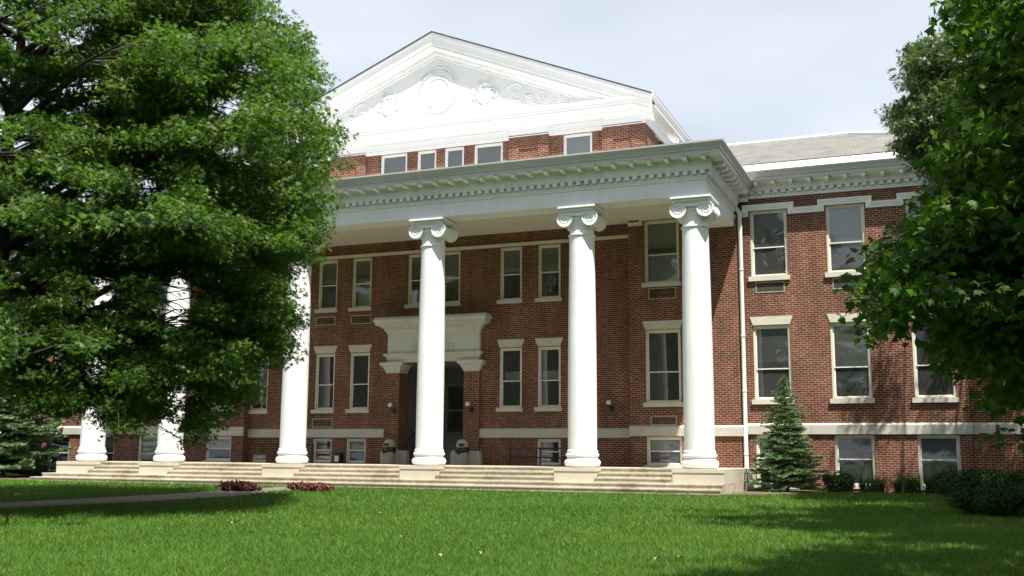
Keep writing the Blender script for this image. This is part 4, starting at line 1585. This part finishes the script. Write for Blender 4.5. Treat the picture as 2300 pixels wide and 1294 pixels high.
def oak_keep(P):
    x, y = outline(P, OAK_LOC)
    lim = np.interp(y, [-900, -300, 0, 40, 90, 150, 190, 240, 290, 330, 400, 450, 490, 550, 600, 650, 700, 800, 830, 880, 930, 960, 1035],
                    [150, 480, 640, 668, 705, 725, 742, 728, 765, 788, 765, 738, 728, 722, 690, 668, 672, 660, 640, 628, 618, 470, 500])
    lim = lim + 10 * np.sin(y * .09) + 7 * np.sin(y * .21 + 1)
    low = np.interp(x, [-500, -100, 60, 130, 185, 245, 330, 400, 440, 480, 500, 520, 610, 680], [860, 880, 900, 915, 975, 960, 955, 970, 1000, 1035, 990, 900, 935, 820])
    r = np.hypot(P[:, 0], P[:, 1])
    gap = np.zeros(len(P), bool)
    for gx, gy, gr, gh in OAK_GAPS:
        gap |= ((x - gx) / (gr + 24)) ** 2 + ((y - gy) / (gh + 20)) ** 2 < 1
    return ~gap & (x < lim - 12) & (y < low - 6 + 20 * np.sin(x * .045 + P[:, 2])) & (r < np.interp(P[:, 2], [0, 3, 8, 12, 16, 18.5], [7.6, 8.6, 8.8, 7.2, 4.2, 1.0]))


OAK_T2 = []
_r = random.Random(4)
for sv, zv in ((7.0, 9.3), (7.2, 8.9), (7.1, 10.0), (6.7, 10.8), (6.3, 11.6), (7.7, 7.9), (7.9, 7.3), (7.6, 6.7), (7.4, 6.1), (7.2, 5.5), (7.0, 4.9), (6.9, 4.2), (6.7, 3.5), (6.7, 2.8),
               (6.4, 2.0), (5.9, 1.7), (5.0, 1.0), (4.5, 1.3), (3.6, 1.4), (2.3, 1.3), (5.8, 9.8), (5.0, 8.2), (5.5, 11), (4.8, 12), (6, 5.2), (5, 3.5), (6.7, 2.3), (6.5, 2.7), (6.3, 3.2), (5.9, 2.6), (5.4, 2.0), (5.2, 3.0), (4.6, 2.2), (4.0, 3.0), (3.0, 2.2), (1.0, 2.6), (2.2, 1.6), (.4, 2.0), (1.4, 3.4), (-1.0, 2.2), (.2, 4.2), (2.4, 4.8), (-.6, 6.0), (1.6, 6.6), (.8, 9.0), (.2, 1.9), (1.2, 1.8)):
    for qv in (_r.uniform(-3.5, -.5), _r.uniform(-.2, 2.4)):
        k = 1 if abs(qv) < 2 else .93
        OAK_T2.append((sv * k * SIDE[0] - qv * SIDE[1], sv * k * SIDE[1] + qv * SIDE[0], zv - OAK_LOC[2]))


def oak_len(h, az):
    z = h + OAK_LOC[2]
    return float(np.interp(z, [0, 2, 5, 8, 11, 14, 17, 18], [6.5, 7.6, 8.2, 8.0, 6.8, 5.0, 2.4, .8]))


oak = crown_tree('pin_oak', OAK_LOC, 'large pin oak spreading dark green foliage across the left end of the portico', 'tree', 18.5, .25, 78, oak_len, oak_keep, None,
                 OAK_T, OAK_F, .150, 48, .52, M['oak'], 11, first=.13, sub=7, flat=.36, targets=OAK_T2, loose=1.2)

# --- tall paler oak beyond the right end of the lawn
OR_LOC = (11.6, -1.6, GZ)


def or_keep(P):
    x, y = outline(P, OR_LOC)
    lim = np.interp(y, [-300, 0, 85, 100, 130, 170, 200, 225, 250, 275, 300, 330, 350, 400, 470, 500, 520, 560], [2250, 2180, 2090, 2040, 2012, 2015, 2060, 2030, 1985, 1998, 2030, 2000, 2040, 2090, 2060, 1985, 1992, 2100])
    return (x > lim + 10 + 8 * np.sin(y * .3)) & (P[:, 2] > 5.2) & (np.hypot(P[:, 0], P[:, 1]) < 7.6)


OR_T = []
_r = random.Random(8)
for sv, zv in ((-5.6, 10.1), (-6.4, 9.7), (-6.2, 9.3), (-5.9, 8.6), (-6.9, 8.7), (-6.7, 8.2), (-6.5, 7.7), (-6.0, 7.3), (-6.9, 5.8), (-5.2, 10.8), (-5.0, 9.0)):
    for qv in (_r.uniform(-1.5, -.2), _r.uniform(.2, 1.5)):
        OR_T.append((sv * SIDE[0] - qv * SIDE[1], sv * SIDE[1] + qv * SIDE[0], .34 + (zv - .34) * 1.1 - OR_LOC[2]))


crown_tree('pale_oak', OR_LOC, 'paler oak behind the maple, its light sprays reaching out against the sky', 'tree', 15.5, .26, 34,
           lambda h, a: float(np.interp(h, [0, 4, 8, 11, 14], [5.5, 7.0, 7.0, 5.2, 1.2])), or_keep, None,
           OAK_T, OAK_F, .16, 36, .42, M['oak2'], 23, first=.36, sub=7, targets=OR_T, loose=.3)

# --- near maple whose branches hang in from the right
MP_LOC = (10.6, -22.3, ground_z(-22.3))


def mp_keep(P):
    x, y = outline(P, MP_LOC)
    lim = np.interp(y, [-900, -500, -60, 0, 30, 70, 110, 150, 200, 260, 330, 400, 440, 520, 550, 575, 610, 640, 690, 715, 760, 820, 850, 880, 960, 1000, 1040],
                    [1700, 1900, 2130, 2150, 2105, 2120, 2180, 2150, 2120, 2130, 2085, 2060, 2045, 2055, 1990, 1915, 1925, 1885, 1868, 1925, 1945, 1960, 1990, 2090, 2170, 2230, 2280])
    low = np.interp(x, [1850, 1900, 1960, 2000, 2060, 2100, 2160, 2200, 2240, 2300, 2500], [710, 715, 840, 790, 745, 770, 860, 910, 1010, 1040, 900])
    far = np.linalg.norm(P + np.array(MP_LOC) - CAM, axis=1) > 8.6
    return far & (x > lim + 36 + 20 * np.sin(y * .06 + P[:, 0]) + 14 * np.sin(y * .16) + 8 * np.sin(y * .37)) & (y < low - 22 + 16 * np.sin(x * .11)) & (np.hypot(P[:, 0], P[:, 1]) < np.interp(P[:, 2], [0, 4.5, 6.0, 9, 12], [5.4, 5.3, 5.0, 4.2, 2]))


MP_T = []
_r = random.Random(15)
for sv, zv in ((-4.3, 1.9), (-4.1, 2.1), (-3.9, 1.5), (-3.8, 1.2), (-3.6, 2.3), (-3.5, 2.6), (-3.5, 3.0), (-3.3, 3.4), (-3.2, 3.8), (-3.2, 4.2), (-3.0, 1.1), (-2.7, .9), (-2.6, 2.0), (-2.4, 3.2), (-3.4, 1.7), (-2.9, 2.5)):
    for qv in (_r.uniform(-1.3, -.1), _r.uniform(.1, 2.0)):
        MP_T.append((sv * SIDE[0] - qv * SIDE[1], sv * SIDE[1] + qv * SIDE[0], zv - MP_LOC[2]))


crown_tree('maple_tree', MP_LOC, 'near maple with broad lobed leaves hanging in at the right edge', 'tree', 12.0, .19, 50,
           lambda h, a: float(np.interp(h, [0, 1.5, 4, 6.5, 9.0, 12], [3.6, 5.0, 5.2, 6.0, 5.0, .8])), mp_keep, None,
           MAP_T, MAP_F, .088, 32, .34, M['maple'], 31, first=.10, sub=6, flat=.55, targets=MP_T, loose=.5)

# --- a taller tree further right: its top is above the picture, its shade dapples the lawn
crown_tree('tall_maple', (13.4, -14.2, ground_z(-14.2)), 'tall maple mostly hidden behind the near maple at the right edge', 'tree', 17.5, .26, 46,
           lambda h, a: float(np.interp(h, [0, 6, 10, 13, 17.5], [3.5, 5.0, 7.0, 6.5, 1.0])), lambda P: (np.hypot(P[:, 0], P[:, 1]) < np.interp(P[:, 2], [0, 9, 11, 14, 18], [4.6, 5.0, 8.0, 7.5, 2])) & (P[:, 2] > 3.5), None,
           MAP_T, MAP_F, .19, 30, .55, M['maple'], 37, first=.25, sub=7, flat=.5)
# --- trees behind the viewer: they shade the open sky and stand mirrored in the windows
for (x, y, rz, sc_) in ((-36, -58, 1.0, 1.25), (-21, -60, 2.2, 1.1), (-7, -54, 3.1, 1.35), (9, -58, 4.0, 1.2), (22, -60, 4.4, 1.3), (36, -48, 5.3, 1.1), (-50, -44, .3, 1.2)):
    dup(oak, (x, y, ground_z(y)), rz, None, sc_)['label'] = 'pin oak on the lawn behind the viewer, seen only as a reflection in window glass'
for o in list(COL.objects):
    if o.get('label', '').startswith('pin oak on the lawn behind'):
        o['group'] = 'trees behind the viewer'


# --- spruces
def spruce(name, loc, H, rmax, label, whorl, seed, mat, needle=.085, lift=.18, bare=.02, per=12):
    global rng
    rng = np.random.default_rng(seed)
    R = random.Random(seed)
    root = thing(name, loc, label, 'tree')
    wood = MB()
    LV = Vector(loc)
    wood.tube([LV + Vector((0, 0, -.1)), LV + Vector((0, 0, H * .5)), LV + Vector((0, 0, H * .97))], [.028 * H * .6, .017 * H * .6, .008], 8)
    A, B, TN = [], [], []
    z = H * bare + .1
    while z < H * .985:
        f = z / H
        L = rmax * min((1 - f) ** .78, 1.75 * (1 - f)) * R.uniform(.82, 1.12) + .02
        k = R.randint(6, 8) if f < .8 else 5
        a0 = R.uniform(0, 6)
        for i in range(k):
            a = a0 + 2 * PI * i / k + R.uniform(-.2, .2)
            l = L * R.uniform(.62, 1.18)
            up = .3 + 1.2 * (f - .75) if f > .75 else R.uniform(-.2, .16)
            pts = []
            for t in np.linspace(0, 1, 6):
                pts.append(np.array([math.cos(a) * l * t, math.sin(a) * l * t, z + up * l * t + l * (lift * t * t - .16 * t)]))
            wood.tube([LV + Vector(p) for p in pts[::2] + [pts[-1]]], [.010 + .006 * l, .008, .005, .003], 4, False)
            tb = R.uniform(.2, .8)
            m = max(3, int(l / .10))
            side = np.array([-math.sin(a), math.cos(a), 0])
            out = np.array([math.cos(a), math.sin(a), .1])
            for j in range(m):
                t = .12 + .88 * (j + R.random()) / m
                q = min(4, int(t * 5))
                c = pts[q] + (pts[q + 1] - pts[q]) * (t * 5 - q)
                tl = (.42 * l * (1 - t) + .10 * (1 - .75 * f)) * R.uniform(.6, 1.15)
                for sg in (-1, 1):
                    d = out * .75 + side * sg * .8 + np.array([0, 0, R.uniform(-.12, .10)])
                    d /= np.linalg.norm(d)
                    A.append(c)
                    B.append(c + d * tl)
                    TN.append(tb + .35 * t * R.random())
            A.append(pts[3])
            B.append(pts[5])
            TN.append(tb)
        z += whorl * R.uniform(.75, 1.25) * (1.1 - .5 * f)
    for k in range(14):                             # the leader
        A.append(np.array([0, 0, H * (.90 + .007 * k)]))
        B.append(np.array([R.uniform(-.02, .02), R.uniform(-.02, .02), H * (.93 + .006 * k)]))
        TN.append(.8)
    A, B, TN = np.array(A), np.array(B), np.array(TN)
    n = len(A)
    D = B - A
    ln = np.linalg.norm(D, axis=1, keepdims=True)
    D = D / np.maximum(ln, 1e-6)
    t = rng.random((n, per, 1))
    C = A[:, None] + (B - A)[:, None] * t
    rnd = rng.normal(size=(n, per, 3))
    rnd = norm(rnd - D[:, None] * np.sum(rnd * D[:, None], 2, keepdims=True))
    rnd[:, :, 2] = np.abs(rnd[:, :, 2]) * .7 + .1
    nd_ = norm(rnd * .75 + D[:, None] * .65)
    hz = np.clip(1.15 - .8 * C[:, :, 2:3] / H, .3, 1)
    wv = norm(np.cross(nd_, rng.normal(size=(n, per, 3)))) * needle * .17 * hz
    tip = C + nd_ * needle * hz * (.8 + .5 * rng.random((n, per, 1)))
    V = np.stack([C - wv, C + wv, tip], 2).reshape(-1, 3)
    F = np.arange(len(V)).reshape(-1, 3)
    tone = np.repeat(np.clip(np.repeat(TN, per) + rng.normal(size=n * per) * .1, 0, 1), 3)
    mesh_np('crown', V + np.array(loc), F, mat, root, tone)
    wood.build('trunk', M['bark'], root)
    print(name, 'needles', len(F))


spruce('young_spruce', (2.22, 3.05, GZ), 3.8, 1.28, 'young blue green spruce standing on the mulch beside the downpipe', .105, 5, M['spruce'], .115, lift=.10, per=16)
spruce('blue_spruce', (-31.5, 2.2, GZ), 8.6, 3.1, 'older spruce half hidden behind the large oak at the left wing', .20, 9, M['spruce'], .16, per=20)


# --- shrubs
def shrub(name, loc, rx, ry, h, n, size, mat, label, seed, lumps=7, cat='shrub', tmpl=SIM_T, faces=SIM_F):
    global rng
    rng = np.random.default_rng(seed)
    root = thing(name, loc, label, cat)
    st = MB()
    for k in range(9):
        a = 2 * PI * k / 9
        st.tube([(loc[0], loc[1], loc[2] - .02), (loc[0] + .35 * rx * math.cos(a), loc[1] + .35 * ry * math.sin(a), loc[2] + h * .45), (loc[0] + .7 * rx * math.cos(a), loc[1] + .7 * ry * math.sin(a), loc[2] + h * .72)], [.02, .013, .006], 5)
    lc = np.stack([rng.uniform(-.6, .6, lumps) * rx, rng.uniform(-.6, .6, lumps) * ry, rng.uniform(.25, .62, lumps) * h], -1)
    lr = rng.uniform(.20, .55, lumps)
    k = rng.integers(0, lumps, n)
    d = norm(rng.normal(size=(n, 3)))
    rr = rng.random((n, 1)) ** .3 * lr[k][:, None]
    P = lc[k] + d * rr * np.array([rx, ry, h * .95])
    P[:, 2] = np.abs(P[:, 2]) + .02
    nn = norm(d + rng.normal(size=(n, 3)) * .5 + np.array([0, 0, .5]))
    tone = np.clip(rng.normal(.5, .22, n), 0, 1)
    V, F, tn = scatter_leaves(P, nn, size * (.6 + .8 * rng.random(n)), tmpl, faces, tone)
    mesh_np('foliage', V + np.array(loc), F, mat, root, tn)
    st.build('stem', M['bark'], root)
    return root


shrub('bush', (3.75, 3.35, GZ), .62, .55, .72, 5200, .075, M['lily'], 'small green bush at the mulch edge right of the young spruce', 41)
gy = ground_z(-6.6)
shrub('yew_shrub', (8.1, -4.2, ground_z(-4.2)), 1.35, 1.2, 1.00, 16000, .07, M['yew'], 'broad dark yew shrub in shade, highest of the mass under the maple', 42, 20)
shrub('yew_shrub', (8.3, -7.6, ground_z(-7.6)), 1.25, 1.1, .80, 14000, .065, M['yew'], 'low dark yew shrub in shade, nearest to the lawn under the maple', 43, 18)
shrub('yew_shrub', (7.6, 1.8, GZ), 1.25, .9, .95, 9000, .07, M['yew'], 'dark yew shrub against the last basement window of the wing', 44, 9)
shrub('bush', (-33.8, 1.6, GZ), 1.1, .8, .9, 5000, .09, M['yew'], 'dark round bush under the old spruce at the left wing', 45)
shrub('seedling', (-30.4, .9, GZ), .35, .25, .40, 260, .12, M['bush'], 'tiny bright green seedling beside the left end of the steps', 46, 3, 'plant')
BED = [(-13.2, -5.4, .74, .45, .30, 'dark red leaved plant clump left of the gap in the path'), (-11.2, -4.6, .90, .42, .26, 'dark red leaved plant clump in front of the steps, the one further right')]
for i, (x, y, rx, ry, h, lab) in enumerate(BED):
    shrub('red_plant', (x, y, ground_z(y)), rx, ry, h, 1900, .115, M['red'], lab, 50 + i, 14, 'plant')


# --- strap-leaved clumps along the wing wall
def clump_mesh(seed, n=90, h=.62):
    g = np.random.default_rng(seed)
    V, F, T = [], [], []
    for i in range(n):
        a = g.uniform(0, 2 * PI)
        L = h * g.uniform(.75, 1.3)
        b0 = np.array([g.normal() * .07, g.normal() * .07, 0])
        d = np.array([math.cos(a), math.sin(a), 0])
        s = np.array([-d[1], d[0], 0]) * .012
        lean = g.uniform(.25, .75)
        base = len(V)
        m = 5
        tn = g.uniform(.1, .9)
        for k in range(m + 1):
            t = k / m
            p = b0 + d * lean * L * t ** 1.6 + np.array([0, 0, L * (t - .42 * lean * t ** 2.6)])
            wd = s * (1 - .9 * t ** 2)
            V += [p - wd, p + wd]
            T += [tn, tn]
        for k in range(m):
            q = base + 2 * k
            F += [(q, q + 1, q + 3), (q, q + 3, q + 2)]
    return np.array(V), np.array(F), np.array(T)


V, F, T = clump_mesh(3)
lil0 = None
spots = [(4.55, 3.6, 'strap-leaved clump next to the small green bush'), (5.1, 3.3, 'strap-leaved clump between the small green bush and the row middle'), (5.6, 3.7, 'strap-leaved clump in the middle of the row under the wing wall'),
         (6.1, 3.3, 'strap-leaved clump below the middle of the brick between two basement windows'), (6.6, 3.5, 'strap-leaved clump next to the yew shrubs'), (4.8, 4.2, 'strap-leaved clump close to the second basement window'), (5.9, 4.25, 'strap-leaved clump close to the brick between basement windows')]
for i, (x, y, lab) in enumerate(spots):
    if lil0 is None:
        me_o = mesh_np('lily_clump', V, F, M['lily'], None, T)
        lil0 = tag(me_o, 'x', 'plant', 'strap-leaved plants along the wing wall')
        o = lil0
    else:
        o = lil0.copy()
        COL.objects.link(o)
    o['label'] = lab
    o.location = (x, y, GZ)
    o.rotation_euler = (0, 0, i * 1.7)
    s = 1.0 + .12 * math.sin(i * 2.3)
    o.scale = (s, s, s)

# --- fallen leaves on the grass
lf = None
for i, (x, y) in enumerate([(-5.11, -16.54), (3.51, -18.96), (3.74, -18.80), (1.13, -19.29), (-0.94, -17.73), (0.69, -19.65), (-4.0, -13.0)]):
    if lf is None:
        b = MB()
        T_ = [(u * .085, v * .085, .012 + .25 * abs(v) * .085 + .02 * math.sin(u * 5)) for u, v, w_ in MAP_T]
        b.v = T_
        b.f = list(MAP_F)
        lf = b.build('fallen_leaf', M['dry'])
        tag(lf, 'dry tan leaf lying on the sunlit grass', 'leaf', 'fallen leaves on the lawn')
        o = lf
    else:
        o = lf.copy()
        COL.objects.link(o)
    o.location = (x, y, ground_z(y) + .045)
    o.rotation_euler = (random.uniform(-.4, .4), random.uniform(-.4, .4), random.uniform(0, 6))

# ------------------------------------------------------------------ grass: one uncountable sheet of blades
rng = np.random.default_rng(77)
def in_path(x, y):
    lx = np.interp(-y, [-p[1] for p in PATH_L], [p[0] for p in PATH_L])
    rx = np.interp(-y, [-p[1] for p in PATH_R], [p[0] for p in PATH_R])
    return (x > lx - .02) & (x < rx + .02) & (y < -1.9)


def blades():
    allx, ally = [], []
    for (d0, d1, dens) in ((10, 14.5, 1500), (14.5, 19, 900), (19, 26, 480), (26, 46, 170)):
        area = (d1 ** 2 - d0 ** 2) * .56
        n = int(area * dens)
        d = np.sqrt(rng.uniform(d0 ** 2, d1 ** 2, n))
        a = rng.uniform(-.56, .56, n)
        fx, fy = -math.sin(YAW), math.cos(YAW)
        x = CAM[0] + d * (fx * np.cos(a) + fy * np.sin(a)) / np.cos(a)
        y = CAM[1] + d * (fy * np.cos(a) - fx * np.sin(a)) / np.cos(a)
        ok = ((y < -2.02) | ((x > 1.2) & (y < np.interp(x, [.95, 1.9, 2.9, 3.6, 5, 7.2, 9.5], [-1.2, -.9, .6, 2.2, 2.9, 2.2, 1.8])))) & ~in_path(x, y)
        allx.append(x[ok])
        ally.append(y[ok])
    x, y = np.concatenate(allx), np.concatenate(ally)
    n = len(x)
    far = np.hypot(x - CAM[0], y - CAM[1])
    patch = .5 + .5 * np.sin(x * 1.3 + 1.7 * np.sin(y * .9)) * np.sin(y * 1.1 + np.sin(x * .7))
    patch2 = np.sin(x * 4.1 + np.sin(y * 3.3) * 2) * np.sin(y * 3.7 + np.sin(x * 2.9) * 2)
    h = (.045 + .030 * rng.random(n) + .012 * patch2) * (1 + .02 * np.maximum(0, far - 14))
    w_ = .0038 * np.maximum(1, far / 13)
    a = rng.uniform(0, 2 * PI, n)
    z = ground_za(y)
    P = np.stack([x, y, z - .004], -1)
    sx = np.stack([np.cos(a), np.sin(a), 0 * a], -1) * w_[:, None]
    ln = rng.normal(size=(n, 2)) * .55
    tip = P + np.stack([ln[:, 0] * h, ln[:, 1] * h, h], -1)
    V = np.stack([P - sx, P + sx, tip], 1).reshape(-1, 3)
    big = np.sin(x * .31 + 2 * np.sin(y * .23)) * np.sin(y * .41 + 1.3 * np.sin(x * .37))
    tone = np.clip(.34 +   .18 * patch + .14 * patch2 + .14 * big + rng.normal(size=n) * .28, -.1, 1.1)
    pale = rng.random(n) < .035 + .03 * (patch2 > .5)
    tone[pale] = 1.9
    F = np.arange(3 * n).reshape(-1, 3)
    print('blades', n)
    return mesh_np('grass', V, F, M['blade'], None, np.repeat(tone, 3))


tag(blades(), 'short mown green grass covering the lawn', 'grass', kind='stuff')

# ------------------------------------------------------------------ light and air
TO_SUN = Vector((0.33, -0.34, 1.0)).normalized()
sun = bpy.data.objects.new('sun', bpy.data.lights.new('sun', 'SUN'))
COL.objects.link(sun)
sun.data.energy = 5.0
sun.data.angle = math.radians(0.55)
sun.data.color = (1.0, 0.96, 0.88)
sun.rotation_euler = TO_SUN.to_track_quat('Z', 'Y').to_euler()
sun.location = (20, -40, 60)
wd = bpy.data.worlds.new('World')
scn.world = wd
wd.use_nodes = True
nt = wd.node_tree
L = nt.links.new
bg = nt.nodes['Background']
sky = nt.nodes.new('ShaderNodeTexSky')
sky.sky_type = 'NISHITA'
sky.sun_disc = False
sky.sun_elevation = math.asin(TO_SUN.z)
sky.sun_rotation = math.atan2(TO_SUN.x, TO_SUN.y)
sky.air_density = 1.0
sky.dust_density = 1.5
sky.ozone_density = 1.5
tc = nt.nodes.new('ShaderNodeTexCoord')
mp = nt.nodes.new('ShaderNodeMapping')
mp.inputs['Scale'].default_value = (1.0, 1.0, 2.6)
mp.inputs['Rotation'].default_value = (0.25, 0.1, 0.6)
L(tc.outputs['Generated'], mp.inputs[0])
n1 = nt.nodes.new('ShaderNodeTexNoise')
n1.inputs['Scale'].default_value = 1.0
n1.inputs['Detail'].default_value = 4
n1.inputs['Roughness'].default_value = 0.55
L(mp.outputs[0], n1.inputs['Vector'])
cr = nt.nodes.new('ShaderNodeMapRange')
cr.interpolation_type = 'SMOOTHSTEP'
cr.inputs['From Min'].default_value = 0.30
cr.inputs['From Max'].default_value = 0.66
cr.inputs['To Min'].default_value = 0.55
cr.inputs['To Max'].default_value = 1.0
L(n1.outputs['Fac'], cr.inputs['Value'])
mxn = nt.nodes.new('ShaderNodeMix')
mxn.data_type = 'RGBA'
mxn.inputs['B'].default_value = (9.3, 10.0, 10.9, 1)
L(cr.outputs[0], mxn.inputs['Factor'])
L(sky.outputs[0], mxn.inputs['A'])
L(mxn.outputs['Result'], bg.inputs['Color'])
bg.inputs['Strength'].default_value = 0.052

scn.view_settings.view_transform = 'Standard'
scn.view_settings.look = 'None'
scn.view_settings.exposure = 1.06
scn.view_settings.gamma = 1.0
scn.cycles.use_denoising = True
scn.cycles.max_bounces = 8
scn.cycles.transparent_max_bounces = 12
